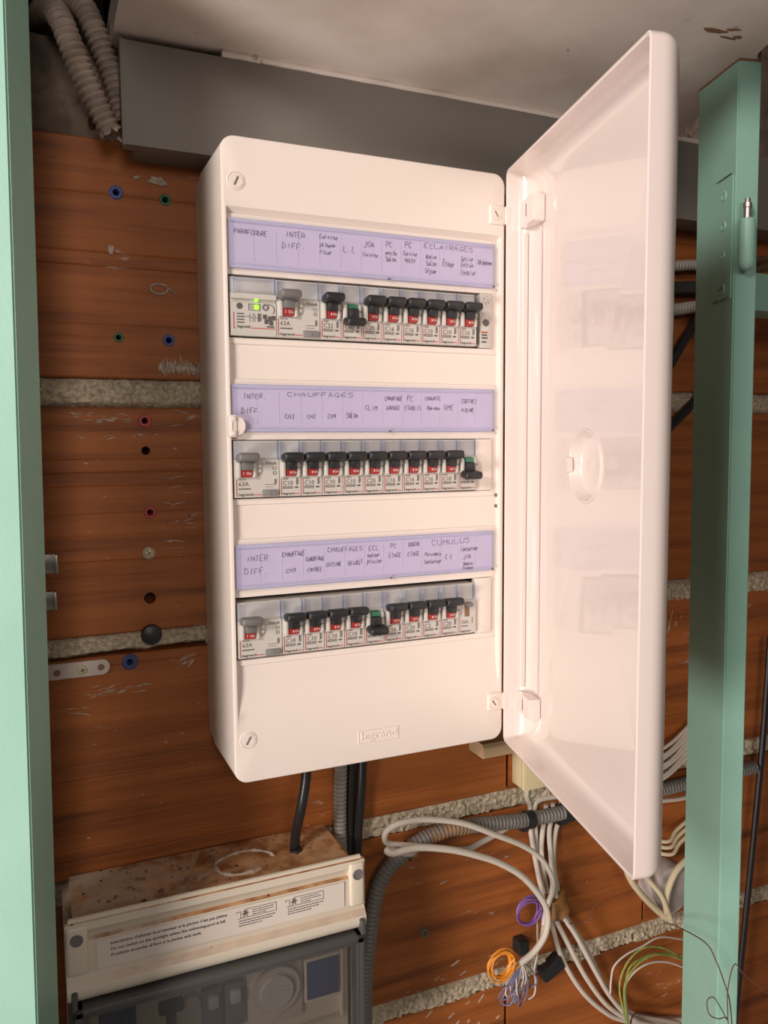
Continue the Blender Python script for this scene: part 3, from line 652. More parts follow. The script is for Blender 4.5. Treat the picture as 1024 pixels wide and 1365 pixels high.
# blank fillers at the right end of each row
for (x0, x1, z0, z1) in ((.2260, .2385, .3555, .4035), (.2222, .2385, .2300, .2765), (.2222, .2385, .1005, .1515)):
    fo = MB().rbox(x0, x1, FY+.0018, FY+.010, z0+.0004, z1-.0004, .0008).build('blanking_plate', M['white'] if x0 < .225 else M['module'], pan)
    if x0 > .225:
        m = MB(); rng = random.Random(5)
        for k in range(26): xx = .2282+rng.random()*.0085; zz = .372+rng.random()*.027; m.ribbon([(xx, zz), (xx+rng.uniform(-.0012, .0012), zz+rng.uniform(.0005, .003)), (xx+rng.uniform(-.001, .001), zz+rng.uniform(.002, .005))], .0006, FY+.0016)
        m.build('foil_scratches', M['whiteink'], fo, smooth=0)
        m = MB(); m.lathe([(0, .001), (.0026, .001), (.0030, 0)], (.2318, FY+.0017, .3778), (0, -1, 0), 16)
        for zz in (.3605, .3640, .3665): m.box(.2275, .2275+rng.uniform(.004, .006), FY+.0014, FY+.0017, zz, zz+.0013)
        m.build('dark_marks', M['ink'], fo, smooth=0)
        MB().box(.2270, .2335, FY+.0013, FY+.0017, .3690, .3700).build('red_mark', M['redink'], fo, smooth=0)

# ---- the door, opened about seventy-seven degrees
phi = 1.7941; H0 = Vector((.2504, -.110, 0)); U = Vector((math.cos(phi), -math.sin(phi), 0)); Nn = Vector((-U.y, U.x, 0))
def D(l, t, z): return H0+U*l+Nn*t+Vector((0, 0, z))
DL, DH, DZ = .248, .512, -.0025
bm = bmesh.new()
def dloop(ins, t, rc=.005):
    return [bm.verts.new(D(p[0], t, p[1])) for p in rrect(ins, DL-ins, DZ+ins, DZ+DH-ins, max(rc-ins*.3, .003), 8)]
R = .017; T0 = .0085; prof = [(0, .0006), (.0, .0035)]+[(R*(1-math.cos(a)), T0+R*math.sin(a)) for a in [PI/2*k/9 for k in range(0, 9)]]+[(R+.004, T0+R+.0012)]
inner = [(.0026, .0006), (.0028, .004)]+[(.0028+.0145*(1-math.cos(a)), T0+.0145*math.sin(a)) for a in [PI/2*k/9 for k in range(0, 9)]]+[(.0028+.0145+.004, T0+.0145+.0010)]
lo = [dloop(*p) for p in prof]; li = [dloop(*p) for p in inner]; rim = dloop(.0013, 0)
def skin(a, b):
    n = len(a)
    for k in range(n): bm.faces.new((a[k], a[(k+1) % n], b[(k+1) % n], b[k]))
for a, b in zip(lo, lo[1:]): skin(a, b)
for a, b in zip(li, li[1:]): skin(a, b)
skin(rim, lo[0]); skin(rim, li[0])
LC, ZC = .117, .2545
def circ(r, t, n=40): return [bm.verts.new(D(LC+math.cos(2*PI*k/n)*r, t, ZC+math.sin(2*PI*k/n)*r)) for k in range(n)]
def capfill(loop, rs):
    cs = [circ(*q) for q in rs]
    E1 = [bm.edges.get((loop[k], loop[(k+1) % len(loop)])) for k in range(len(loop))]
    E2 = [bm.edges.new((cs[0][k], cs[0][(k+1) % len(cs[0])])) for k in range(len(cs[0]))]
    bmesh.ops.triangle_fill(bm, edges=E1+E2, use_beauty=True)
    for a, b in zip(cs, cs[1:]): skin(a, b)
    bm.faces.new(cs[-1])
ti = inner[-1][1]; to = prof[-1][1]
capfill(li[-1], [(.0292, ti), (.0284, ti-.0016), (.0272, ti-.0018), (.0262, ti-.0008), (.0254, ti+.0070), (.0240, ti+.0084), (.0205, ti+.0086), (.0202, ti+.0078)])
capfill(lo[-1], [(.0300, to), (.0290, to+.0068), (.0270, to+.0085)])
door = MB().bm(bm).build('door', M['gloss'], pan, smooth=40)
tag(door, 'glossy white door standing open with a round latch recess')
def DB(name, l0, l1, t0, t1, z0, z1, r, m='gloss', par=door):
    mx = Matrix(((U.x, Nn.x, 0, H0.x), (U.y, Nn.y, 0, H0.y), (0, 0, 1, 0), (0, 0, 0, 1)))
    return MB().rbox(l0, l1, t0, t1, z0, z1, r, 2, mx).build(name, M[m], par)
for zc, hh in ((.4705, .0115), (.0360, .0095)):
    DB('hinge_leaf', .0036, .0330, .0120, .0238, zc-hh, zc+hh, .0016)
    DB('hinge_mark', .0180, .0190, .0116, .0124, zc-.0045, zc+.0062, .0002, 'slot')
    DB('hinge_knuckle', -.0022, .0032, -.0016, .0040, zc-.0078, zc+.0078, .0012)
for l in (.0075, .0290): DB('streak_rib', l, l+.0012, .0195 if l > .02 else .0140, .0220 if l > .02 else .018, .05, .455, .0004)  # thin ribs added in place of the light streaks beside the hinge
for l, z, a in ((LC+.019, ZC+.0165, .7), (LC+.019, ZC-.0165, -.7)):
    mx = Matrix(((U.x, Nn.x, 0, H0.x), (U.y, Nn.y, 0, H0.y), (0, 0, 1, 0), (0, 0, 0, 1))) @ Matrix.Translation((l-.0035, ti+.0072, z)) @ Matrix.Rotation(a, 4, 'Y')
    MB().rbox(-.0013, .0013, -.001, .0016, -.0055, .0055, .0003, 1, mx).build('latch_slot', M['slot'], door)
DB('latch_tongue', LC-.0305, LC-.0235, ti-.0042, ti+.0010, ZC-.0055, ZC+.0065, .0016)

# ------------------------------------------------------------------ modules
PY = -.1065        # plane of the cover around the windows
RD = {1: .3562, 2: .2306, 3: .1022}
def mod_body(w, name='body'):
    h = w/2-.0002
    return MB().prism([(.040, .0006), (-.0040, .0006), (-.0046, .0014), (-.0046, .0300), (-.0010, .0312), (-.0010, .0452), (.040, .0452)], 0, -h, h)
def cheeks(mb, xc):
    for sx in (-1, 1):
        a, b = sorted((xc+sx*.0041, xc+sx*.0082)); mb.rbox(a, b, -.0086, -.0040, .0158, .0290, .0019, 2)
def label_window(root, w):
    h = w/2
    MB().box(-h+.0004, h-.0004, -.0013, -.0009, .0318, .0448).build('label_back', M['labelback'], root, smooth=0)
    m = MB(); m.rbox(-h+.0018, h-.0018, -.0040, -.0033, .0310, .0438, .0003, 1); m.rbox(-h+.0018, h-.0018, -.0040, -.0012, .0432, .0444, .0003, 1)
    m.build('label_window', M['clear'], root)
    for sx in (-1, 1): a, b = sorted((sx*(h-.0002), sx*(h-.0020))); MB().rbox(a, b, -.0056, -.0010, .0300, .0448, .0005, 1).build('window_edge', M['clearedge'], root)
def toggle_mesh(xc, upward, mb=None):
    m = mb or MB()
    if upward:
        m.rbox(xc-.0042, xc+.0042, -.0120, -.0046, .0222, .0312, .0012, 2)
        mx = Matrix.Translation((xc, -.0125, .0322)) @ Matrix.Rotation(math.radians(-8), 4, 'X')
        m.rbox(-.0084, .0084, -.0062, .0062, -.0034, .0034, .0025, 3, mx)
    else:
        m.rbox(xc-.0042, xc+.0042, -.0120, -.0046, .0165, .0252, .0012, 2)
        mx = Matrix.Translation((xc, -.0125, .0145)) @ Matrix.Rotation(math.radians(8), 4, 'X')
        m.rbox(-.0084, .0084, -.0062, .0062, -.0034, .0034, .0025, 3, mx)
    return m
INK = {}
def breaker_ink(rating):
    y = -.0048; m = text_mb(rating, -.0062, .0098, .0034, y)
    m = merge(m, text_mb('DNX', -.0062, .0140, .0014, y)); m = merge(m, text_mb('legrand', -.0062, .0022, .0018, y, width=.0092, bold=.02))
    for a in ((-.0062, .0018, .0086, .0089), (-.0062, .0018, .0068, .0071), (-.0062, -.0059, .0068, .0089), (.0015, .0018, .0068, .0089)): m.box(a[0], a[1], y-.0001, y, a[2], a[3])
    for k in range(4): m.box(-.0054+k*.0017, -.0044+k*.0017, y-.0001, y, .0075, .0082)
    m.box(.0036, .0064, y-.0001, y, .0072, .0084)
    m.box(.0050, .0058, y-.0001, y, .0098, .0152); m.box(.0064, .0067, y-.0001, y, .0105, .0150)
    m.box(.0050, .0080, -.0084, -.0082, .0225, .0243)
    return m
def red_ink(w, x1):
    h = w/2; m = MB(); m.box(-h+.0012, -h+.0017, -.0049, -.0047, .0026, .0150); m.box(-h+.0012, -h+.0024, -.0049, -.0047, .0022, .0027); m.box(x1-.0048, x1, -.0049, -.0047, .0025, .0030)
    return m
def make_breaker(upward):
    root = thing('circuit_breaker', 'x', 'breaker', (0, 0, 0), 'circuit breakers in the white panel')
    MBb = mod_body(.0178); cheeks(MBb, 0)
    MBb.build('body', M['module'], root)
    label_window(root, .0178)
    tg = toggle_mesh(0, upward).build('toggle', M['black'], root)
    if upward:
        ind = MB().prism([(-.0046, .0168), (-.0086, .0174), (-.0094, .0226), (-.0046, .0230)], 0, -.0037, .0037).build('on_indicator', M['red'], tg, smooth=0)
        m = MB(); m.box(-.0010, -.0005, -.0095, -.0089, .0190, .0208); 
        t = text_mb('On', .0002, .0, .0020, 0)
        m.add([(v[0], -.00905-(v[2])*.17, .0190+v[2]) for v in t.v], t.f)
        m.build('on_mark', M['whiteink'], tg, smooth=0)
    else:
        MB().prism([(-.0046, .0252), (-.0094, .0256), (-.0086, .0288), (-.0046, .0300)], 0, -.0037, .0037).build('off_indicator', M['greenind'], tg, smooth=0)
    return root
up0 = make_breaker(True); dn0 = make_breaker(False)
redmesh = None
def place_breaker(row, slot, rating, upward, label, used={}):
    src = up0 if upward else dn0
    if used.get(upward) is None: root = src; used[upward] = True
    else: root = copy_tree(src)
    root['label'] = label
    root.location = (.0048+.018*(slot+.5), PY, RD[row])
    bpy.context.view_layer.update()
    return root
# print is added after placing, so copies never inherit another rating
todo = []
R1 = [('C32', 1, 'the Cuisine plaque Four note'), ('C20', 0, 'the L.L note'), ('C20', 1, 'the 20A Cuisine note'), ('C16', 1, 'the PC entrée Salon note'), ('C16', 1, 'the PC Cuisine Hotte note'), ('C10', 1, 'the Atelier Salon Séjour note'), ('C10', 1, 'the Étage note'), ('C10', 1, 'the Cellier Entrée Escalier note')]
R2 = [('C10', 1, 'the CH3 note'), ('C10', 1, 'the CH2 note'), ('C10', 1, 'the CH4 note'), ('C10', 1, 'the handwritten Salon of the middle row'), ('C20', 1, 'the CLIM note'), ('C16', 1, 'the CHAUFFAGE GARAGE note'), ('C16', 1, 'the PC ETABLIS note'), ('C16', 1, 'the CHAUFFE Bureau note'), ('C10', 1, 'the VMC note'), ('C20', 0, 'the COFFRET PISCINE note')]
R3 = [('C10', 1, 'the CHAUFFAGE CH1 note'), ('C10', 1, 'the CHAUFFAGE ENTREE note'), ('C10', 1, 'the CUISINE note'), ('C10', 1, 'the DEGAGT note'), ('C10', 0, 'the ECL autour piscine note'), ('C10', 1, 'the PC ETAGE note'), ('C20', 1, 'the DOUCHE ETAGE note'), ('C2', 1, 'the Puissance Contacteur note'), ('C20', 1, 'the C C note')]
for row, L, s0 in ((1, R1, 4), (2, R2, 2), (3, R3, 2)):
    for i, (rt, upw, note) in enumerate(L):
        lab = f'white breaker marked {rt}, black toggle {"up" if upw else "down"}, under {note}'
        todo.append((place_breaker(row, s0+i, rt, bool(upw), lab), rt))
inks = {}; red_o = None
def local_child(name, data, mat_, parent):
    o = bpy.data.objects.new(name, data); COL.objects.link(o); o.parent = parent; return o
for root, rt in todo:
    if rt not in inks:
        t = breaker_ink(rt).build('tmp', M['ink'], None, smooth=0, org=(0, 0, 0)); inks[rt] = t.data; bpy.data.objects.remove(t)
    if red_o is None:
        t = red_ink(.0178, .0075).build('tmp', M['redink'], None, smooth=0, org=(0, 0, 0)); red_o = t.data; bpy.data.objects.remove(t)
    local_child('printed_rating', inks[rt], None, root); local_child('red_bracket', red_o, None, root)

# residual current switches: one at the left of each row
def make_rcd():
    root = thing('residual_current_switch', 'x', 'switch', (0, 0, 0), 'residual current switches in the white panel')
    b = mod_body(.0358); cheeks(b, -.009); b.build('body', M['module'], root)
    m = MB()
    for k in range(2): m.lathe([(0, .0016), (.0015, .0016), (.0018, 0)], (.0012+.0006*k, -.0046, .0215+.004*k), (0, -1, 0), 10)
    m.build('side_boss', M['cheek'], root)
    label_window(root, .0358)
    tg = toggle_mesh(-.009, True).build('toggle', M['grey'], root)
    MB().prism([(-.0046, .0166), (-.0086, .0172), (-.0094, .0226), (-.0046, .0230)], 0, -.0130, -.0050).build('on_indicator', M['red'], tg, smooth=0)
    t = text_mb('I  On', -.0122, .0, .0023, 0, width=.0062)
    MB().add([(v[0], -.00915-(v[2])*.17, .0187+v[2]) for v in t.v], t.f).build('on_mark', M['whiteink'], tg, smooth=0)
    y = -.0048
    m = text_mb('63A', -.0150, .0098, .0034, y); m = merge(m, text_mb('DX\u00b3-ID', -.0150, .0142, .0014, y), text_mb('30mA', .0062, .0262, .0026, y, width=.0095), text_mb('legrand', -.0150, .0022, .0020, y, width=.0110, bold=.02))
    m.box(.0048, .0056, y-.0001, y, .0266, .0270)
    for k in range(5): m.box(-.0150+k*.002, -.0135+k*.002, y-.0001, y, .0070, .0080)
    m.box(.0126, .0156, y-.0001, y, .0224, .0226); m.box(.0126, .0156, y-.0001, y, .0240, .0242); m.box(.0126, .0128, y-.0001, y, .0224, .0242); m.box(.0154, .0156, y-.0001, y, .0224, .0242)
    ring = [(.0141+math.cos(2*PI*k/14)*.0013, y-.0001, .0196+math.sin(2*PI*k/14)*.0013) for k in range(15)]; m.tube(ring, .0002, 4, False)
    m.box(.0140, .0147, y-.0001, y, .0102, .0150); m.box(.0152, .0155, y-.0001, y, .0108, .0148)
    m.box(.0060, .0132, y-.0001, y, .0104, .0107); m.box(.0060, .0132, y-.0001, y, .0086, .0088)
    m.build('printed_rating', M['ink'], root, smooth=0)
    m = MB(); m.box(-.0168, -.0163, y-.0001, y, .0026, .0150); m.box(-.0168, -.0156, y-.0001, y, .0021, .0026); m.box(-.0036, .0030, y-.0001, y, .0024, .0029); m.build('red_bracket', M['redink'], root, smooth=0)
    tb = MB().rbox(.0036, .0164, -.0064, -.0040, .0014, .0064, .0007, 2).build('test_button', M['midgrey'], root)
    MB().box(.0103, .0107, -.0066, -.0063, .0028, .0052).build('button_mark', M['slot'], tb, smooth=0)
    return root
rc = make_rcd(); rc2 = copy_tree(rc); rc3 = copy_tree(rc)
rc['label'] = 'wide grey-toggle differential switch in the top row, right of the green light'
rc2['label'] = 'wide grey-toggle differential switch at the left end of the middle row'
rc3['label'] = 'wide grey-toggle differential switch at the left end of the bottom row'
rc.location = (.0048+.054, PY, RD[1]); rc2.location = (.0048+.018, PY, RD[2]); rc3.location = (.0048+.018, PY, RD[3])
# surge protector with a lit green lamp
sp = thing('surge_protector', 'wide surge protector module with lit green lamp, top row left end', 'surge protector', (.0048+.018, PY, RD[1]))
ox = .0048+.018; oz = RD[1]
def SB(x0, x1, y0, y1, z0, z1, r=.0006): return MB().rbox(ox+x0, ox+x1, PY+y0, PY+y1, oz+z0, oz+z1, r, 2)
b = MB(); b.prism([(PY+a, oz+c) for a, c in ((.040, .0006), (-.0040, .0006), (-.0050, .0040), (-.0050, .0258), (-.0034, .0264), (-.0034, .0282), (-.0062, .0284), (-.0062, .0322), (-.0012, .0326), (-.0012, .0452), (.040, .0452))], 0, ox-.0177, ox+.0177)
b.build('body', M['module'], sp, smooth=20)
SB(-.0160, .0160, -.0014, -.0008, .0330, .0448, .0002).build('label_back', M['labelback'], sp)
m = SB(-.0165, .0165, -.0052, -.0044, .0328, .0446, .0004); m.build('label_window', M['clear'], sp)
for a in ((-.0170, -.0150), (.0150, .0176)): m = MB(); m.rbox(ox+a[0], ox+a[1], PY-.0066, PY-.0010, oz+.0325, oz+.0449, .0006, 2); m.build('window_edge', M['clearedge'], sp)
m = MB(); m.rbox(ox-.0165, ox+.0165, PY-.0056, PY-.001, oz+.0436, oz+.0449, .0004, 1); m.build('window_edge', M['clearedge'], sp)
y = PY-.0053; mk = MB()
mk.lathe([(0, .0005), (.0022, .0005), (.0024, 0)], (ox-.0112, PY-.005, oz+.0228), (0, -1, 0), 18)
for a in ((-.0042, .0050, .0244, .0248), (-.0042, .0050, .0198, .0202), (-.0042, -.0038, .0198, .0248), (.0046, .0050, .0198, .0248)): mk.box(ox+a[0], ox+a[1], y, y+.0003, oz+a[2], oz+a[3])
mk = merge(mk, text_mb('OK', ox-.0032, oz+.0210, .0026, y), text_mb('legrand', ox-.0134, oz+.0064, .0020, y, width=.0098, bold=.02))
for rr, cc in ((.0016, .0092), (.0024, .0092)): mk.tube([(ox+cc+math.cos(2*PI*k/16)*rr, y, oz+.0226+math.sin(2*PI*k/16)*rr) for k in range(17)], .00022, 4, False)
mk.tube(spline([(ox+.0110, y, oz+.0248), (ox+.0150, y, oz+.0240), (ox+.0162, y, oz+.0205), (ox+.0150, y, oz+.0180)], 5), .00025, 4, False)
for k, (a, c) in enumerate(((.0070, .0172), (.0110, .0160), (.0140, .0165), (.0082, .0135), (.0120, .0125))): mk.rbox(ox+a, ox+a+.0032, y, y+.0003, oz+c-.0035, oz+c, .0001, 1)
mk.box(ox+.0100, ox+.0160, y, y+.0003, oz+.0074, oz+.0084)
for k in range(4):
    mk.box(ox-.0134, ox-.0078, y, y+.0003, oz+.0100+k*.0022, oz+.0108+k*.0022)
for a in (-.0034, .0005): mk.box(ox+a, ox+a+.0025, y, y+.0003, oz+.0142, oz+.0145); mk.box(ox+a, ox+a+.0002, y, y+.0003, oz+.0110, oz+.0175); mk.box(ox+a+.0025, ox+a+.0027, y, y+.0003, oz+.0110, oz+.0175)
mk.box(ox+.0036, ox+.0044, y, y+.0003, oz+.0115, oz+.0178); mk.box(ox+.0050, ox+.0056, y, y+.0003, oz+.0120, oz+.0178); mk.box(ox-.0075, ox-.0036, y, y+.0003, oz+.0150, oz+.0153)
mk.build('printed_marks', M['ink'], sp, smooth=0)
m = MB(); m.box(ox-.0162, ox-.0157, y, y+.0003, oz+.0060, oz+.0180); m.box(ox-.0162, ox-.0145, y, y+.0003, oz+.0056, oz+.0061); m.box(ox-.0028, ox+.0165, y, y+.0003, oz+.0062, oz+.0067); m.build('red_bracket', M['redink'], sp, smooth=0)
MB().lathe([(0, .0016), (.0014, .0012), (.0021, 0)], (ox+.0022, PY-.0051, oz+.0225), (0, -1, 0), 18).build('status_lamp', M['led'], sp)
SB(.0006, .0034, -.0068, -.0046, .0266, .0288, .0009).build('lamp_window', M['led'], sp)
# contactor at the right end of the bottom row
co = thing('contactor', 'narrow contactor with small grey lever, right end of the bottom row', 'contactor', (.0048+.018*11.5, PY, RD[3]))
ox = .0048+.018*11.5; oz = RD[3]
mod = mod_body(.0178); MB().add([(v[0]+ox, v[1]+PY, v[2]+oz) for v in mod.v], mod.f).build('body', M['module'], co)
SB(-.0068, .0068, -.0040, -.0033, .0312, .0440, .0003).build('label_window', M['clear'], co)
for sx in (-1, 1): a, b = sorted((sx*.0088, sx*.0068)); MB().rbox(ox+a, ox+b, PY-.0056, PY-.001, oz+.030, oz+.0448, .0005, 1).build('window_edge', M['clearedge'], co)
SB(-.0026, .0022, -.0050, -.0040, .0160, .0292, .0004).build('lever_slot', M['rawwood'], co)
SB(-.0022, .0046, -.0085, -.0045, .0250, .0290, .0009).build('lever', M['midgrey'], co)
y = PY-.0048; m = merge(text_mb('25A', ox-.0060, oz+.0098, .0030, y), text_mb('legrand', ox-.0062, oz+.0022, .0018, y, width=.0092, bold=.02)); m.box(ox-.006, ox+.001, y, y+.0002, oz+.0072, oz+.0079); m.box(ox+.005, ox+.0055, y, y+.0002, oz+.0098, oz+.015)
m.build('printed_rating', M['ink'], co, smooth=0)
m = MB(); m.box(ox-.0077, ox-.0072, y, y+.0002, oz+.0026, oz+.0150); m.box(ox-.0077, ox-.0066, y, y+.0002, oz+.0022, oz+.0027); m.build('red_bracket', M['redink'], co, smooth=0)

# ------------------------------------------------------------------ pool control box
BX0, BX1 = -.1312, .1155
pb = thing('pool_control_box', 'dusty cream electrical box with warning sticker and smoked lid, under the white panel', 'electrical box', (-.008, -.045, -.34))
bm = bmesh.new(); bmesh.ops.create_cube(bm, size=1)
for v in bm.verts: v.co = Vector(((BX0+BX1)/2+v.co.x*(BX1-BX0-.0008), -.0475+v.co.y*.091, -.2185+v.co.z*.237))
bmesh.ops.bevel(bm, geom=[e for e in bm.edges if (e.verts[0].co.z > -.15 or e.verts[1].co.z > -.15) and max(v.co.y for v in e.verts) > -.05], offset=.006, segments=3, affect='EDGES')
# open front for the window below the sticker band is built by the lid; the tub stays closed behind it
fr_ = [f for f in bm.faces if abs(f.normal.y+1) < .01 and f.calc_area() > .01]
bmesh.ops.delete(bm, geom=fr_, context='FACES')
MB().bm(bm).build('tub', M['dusty'], pb)
# raised front flange and recessed groove, sticker face, rounded roll: one swept profile
pf = [(-.086, -.1035), (-.0895, -.0985), (-.092, -.0935), (-.0955, -.0915), (-.0985, -.0925), (-.0990, -.0985), (-.0965, -.1005), (-.0950, -.1060), (-.0985, -.1075), (-.0990, -.1330), (-.0968, -.1345), (-.0985, -.1375), (-.1020, -.1425), (-.1030, -.1475), (-.1010, -.1525), (-.0970, -.1545), (-.086, -.1545)]
MB().prism(pf, 0, BX0, BX1).build('front_lid', M['dusty'], pb, smooth=50)
# rounded end lugs with screw holes
for x in (BX0+.0082, BX1-.0072):
    lg = MB(); lg.rbox(x-.0080 if x < 0 else x-.0075, x+.0085 if x < 0 else x+.0070, -.1010, -.088, -.1335, -.0935, .0030, 3); lo_ = lg.build('end_lug', M['cream'], pb)
    MB().lathe([(0, .0003), (.0036, .0003), (.0038, .0008), (.0046, .0008), (.0050, -.0004)], (x, -.1011, -.1042), (0, -1, 0), 22).build('screw_hole', M['grey'], lo_)
MB().tube([(BX0+.0025, -.094, -.0925), (BX1-.0025, -.094, -.0925)], .0030, 10).build('top_bead', M['cream'], pb)
# sticker with the warning in three languages
sx0, sx1 = -.1085, .0960
stk = MB().box(sx0, sx1, -.0997, -.0988, -.1315, -.1090).build('sticker', M['sticker'], pb, smooth=0)
LINES = ["Interdiction d'allumer le projecteur si la piscine n'est pas pleine.", "Do not switch on the spotlight unless the swimming-pool is full.", "Prohibido encender el foco si la piscina est\u00e1 vac\u00eda."]
m = MB()
for k, (t, wd_) in enumerate(zip(LINES, (.0915, .0900, .0700))): m = merge(m, text_mb(t, -.0985, -.1140-.0049*k, .0024, -.0999, width=wd_, bold=.022))
# two small swimmer diagrams with frames and small print
for x0 in (.0015, .0435):
    for (a, b_, c, d) in ((x0, x0+.033, -.1192, -.1188), (x0+.006, x0+.033, -.1120, -.1116), (x0+.0328, x0+.0332, -.1192, -.1116), (x0+.0024, x0+.0028, -.1192, -.1130), (x0-.001, x0+.0028, -.1134, -.1130), (x0-.001, x0-.0006, -.1146, -.1130)): m.box(a, b_, -.0999, -.0996, c, d)
    cxx, czz = x0+.0065, -.1155
    m.tube([(cxx-.0018, -.0998, czz-.0028), (cxx+.0016, -.0998, czz+.0026)], .0004, 4); m.tube([(cxx+.0018, -.0998, czz-.0026), (cxx-.0016, -.0998, czz+.0024)], .0004, 4); m.tube([(cxx-.0026, -.0998, czz), (cxx+.0026, -.0998, czz+.0004)], .0006, 4); m.lathe([(0, .0003), (.0008, .0003), (.0008, 0)], (cxx, -.0996, czz+.0022), (0, -1, 0), 8)
    rng = random.Random(int(x0*1e4))
    for row in range(3):
        xx = x0+.0125
        while xx < x0+.0125+(.017, .016, .009)[row]: l = rng.uniform(.001, .0032); m.box(xx, xx+l, -.0998, -.0996, -.1141-row*.0019, -.1134-row*.0019); xx += l+.0005
        xx = x0+.001
        while xx < x0+.001+(.030, .027, .019)[row]: l = rng.uniform(.001, .0034); m.box(xx, xx+l, -.0998, -.0996, -.1217-row*.0021, -.1209-row*.0021); xx += l+.0005
m.build('sticker_print', M['ink'], stk, smooth=0)
# dust ring and scum left on top
ring = [(.020+math.cos(t)*.026*(1+.05*math.sin(3*t+1)), -.047+math.sin(t)*.019*(1+.06*math.sin(2*t)), -.0999) for t in [2*PI*k/40 for k in range(34)]]
MB().tube(ring, lambda i: .0016+.0006*math.sin(i*1.3), 6).build('dried_scum', M['smear'], pb)
m = MB()
for k in range(70):
    x, yy = random.uniform(-.11, .10), random.uniform(-.084, -.01); s = random.uniform(.0005, .0016); m.rbox(x, x+s*random.uniform(1, 3), yy, yy+s*1.4, -.1002, -.0990+s*.4, .0002, 1)
tag(m.build('grit', M['rawwood'], pb, smooth=0), kind='stuff')
# smoked see-through lid with its dark frame
lz1, lz0 = -.1560, -.330
m = MB()
m.rbox(BX0+.0035, BX1-.0035, -.1090, -.0945, -.1640, lz1, .0022, 2); m.rbox(BX0+.0035, BX0+.0125, -.1090, -.0945, lz0, -.1560, .0022, 2); m.rbox(BX1-.0125, BX1-.0035, -.1090, -.0945, lz0, -.1560, .0022, 2); m.rbox(BX0+.0035, BX1-.0035, -.1090, -.0945, lz0-.008, lz0+.001, .0022, 2)
sf = m.build('smoked_frame', M['smokeframe'], pb)
MB().rbox(BX0+.010, BX1-.010, -.1100, -.1078, lz0, -.1600, .0010, 2).build('smoked_window', M['smoke'], sf)
for x in (BX0+.0028, BX1-.0068): MB().rbox(x, x+.0045, -.1075, -.094, -.162, -.1440, .0012, 2).build('hinge_lug', M['smokeframe'], sf)
# inner cream fascia with a cut-out row
m = MB(); m.rbox(BX0+.004, BX1-.004, -.066, -.062, -.333, -.160, .002, 2); m.build('inner_fascia', M['cream'], pb)
m = MB(); e = .0022
for a in ((-.118, .104, -.172, -.1698), (-.118, .104, -.2560, -.2538), (-.118, -.1158, -.256, -.17), (.1018, .104, -.256, -.17)): m.rbox(a[0], a[1], -.0720, -.0655, a[2], a[3], .0010, 2)
m.build('fascia_rim', M['cream'], pb)
# fitted devices behind the smoked lid
g = 'devices behind the smoked lid of the pool box'
tm = thing('timer_switch', 'round cream timer dial seen through the smoked lid', 'timer', (.040, -.066, -.2300), g)
MB().rbox(.014, .066, -.0700, -.0655, -.2430, -.1780, .002, 2).build('timer_case', M['cream'], tm)
dl = MB(); n = 96; pr_ = []
for k in range(n):
    a = 2*PI*k/n; r = .0225 if k % 2 else .0208; pr_.append((.0405+math.cos(a)*r, -.2095+math.sin(a)*r))
dl.prism(pr_, 1, -.0745, -.0700); dlo = dl.build('dial_ring', M['dial'], tm, smooth=0)
MB().lathe([(0, .0030), (.0145, .0030), (.0155, .0018), (.0155, 0)], (.0405, -.0744, -.2095), (0, -1, 0), 32).build('dial_hub', M['labelback'], dlo)
m = MB()
for k in range(3): m.rbox(.0300, .0510, -.0782, -.0772, -.2140+k*.004, -.2126+k*.004, .0003, 1, None)
m.build('dial_marks', M['dial'], dlo, smooth=0)
bs = thing('contactor', 'device with a square blue face behind the smoked lid, right of the dial', 'contactor', (.086, -.066, -.225), g)
MB().rbox(.0675, .1010, -.0720, -.0655, -.2320, -.1900, .001, 2).build('case', M['cream'], bs)
MB().rbox(.0690, .0998, -.0735, -.0715, -.2285, -.1930, .0008, 2).build('blue_face', M['bluesq'], bs)
ts = thing('switch_pair', 'pair of grey rocker switches behind the smoked lid, left of the dial', 'switch', (-.004, -.066, -.225), g)
for x in (-.0245, -.0055): q_ = MB().rbox(x, x+.0175, -.0730, -.0655, -.2320, -.1930, .001, 2).build('switch_case', M['midgrey'], ts); MB().rbox(x+.004, x+.0135, -.0790, -.0725, -.2080, -.1960, .002, 2).build('rocker', M['labelback'], q_)
kb = thing('selector_knob', 'small dark T-shaped selector knob behind the smoked lid', 'knob', (-.050, -.066, -.215), g)
MB().rbox(-.0605, -.0400, -.0730, -.0655, -.2050, -.1950, .0015, 2).build('knob_bar', M['black'], kb); MB().rbox(-.0545, -.0465, -.0740, -.0655, -.2180, -.2040, .0015, 2).build('knob_stem', M['black'], kb)
MB().lathe([(0, .008), (.0060, .0075), (.0070, .006), (.0070, 0)], (-.0325, -.0655, -.2010), (0, -1, 0), 22).build('pilot_button', M['dial'], kb)
br_ = thing('breaker_block', 'dark blue-grey breaker block behind the smoked lid, leftmost device', 'breaker', (-.093, -.066, -.225), g)
MB().rbox(-.1080, -.0790, -.0740, -.0655, -.2350, -.1860, .001, 2).build('block_case', M['bluesq'], br_); MB().rbox(-.0990, -.0890, -.0810, -.0735, -.2120, -.1980, .002, 2).build('block_toggle', M['black'], br_)
tag(MB().lathe([(0, .006), (.004, .006), (.0058, .004), (.0058, -.004)], (.1480, -.006, -.2300), (0, -1, 0), 8).build('wall_bolt', M['black']), 'black bolt head on the bricks beside the pool box', 'bolt')

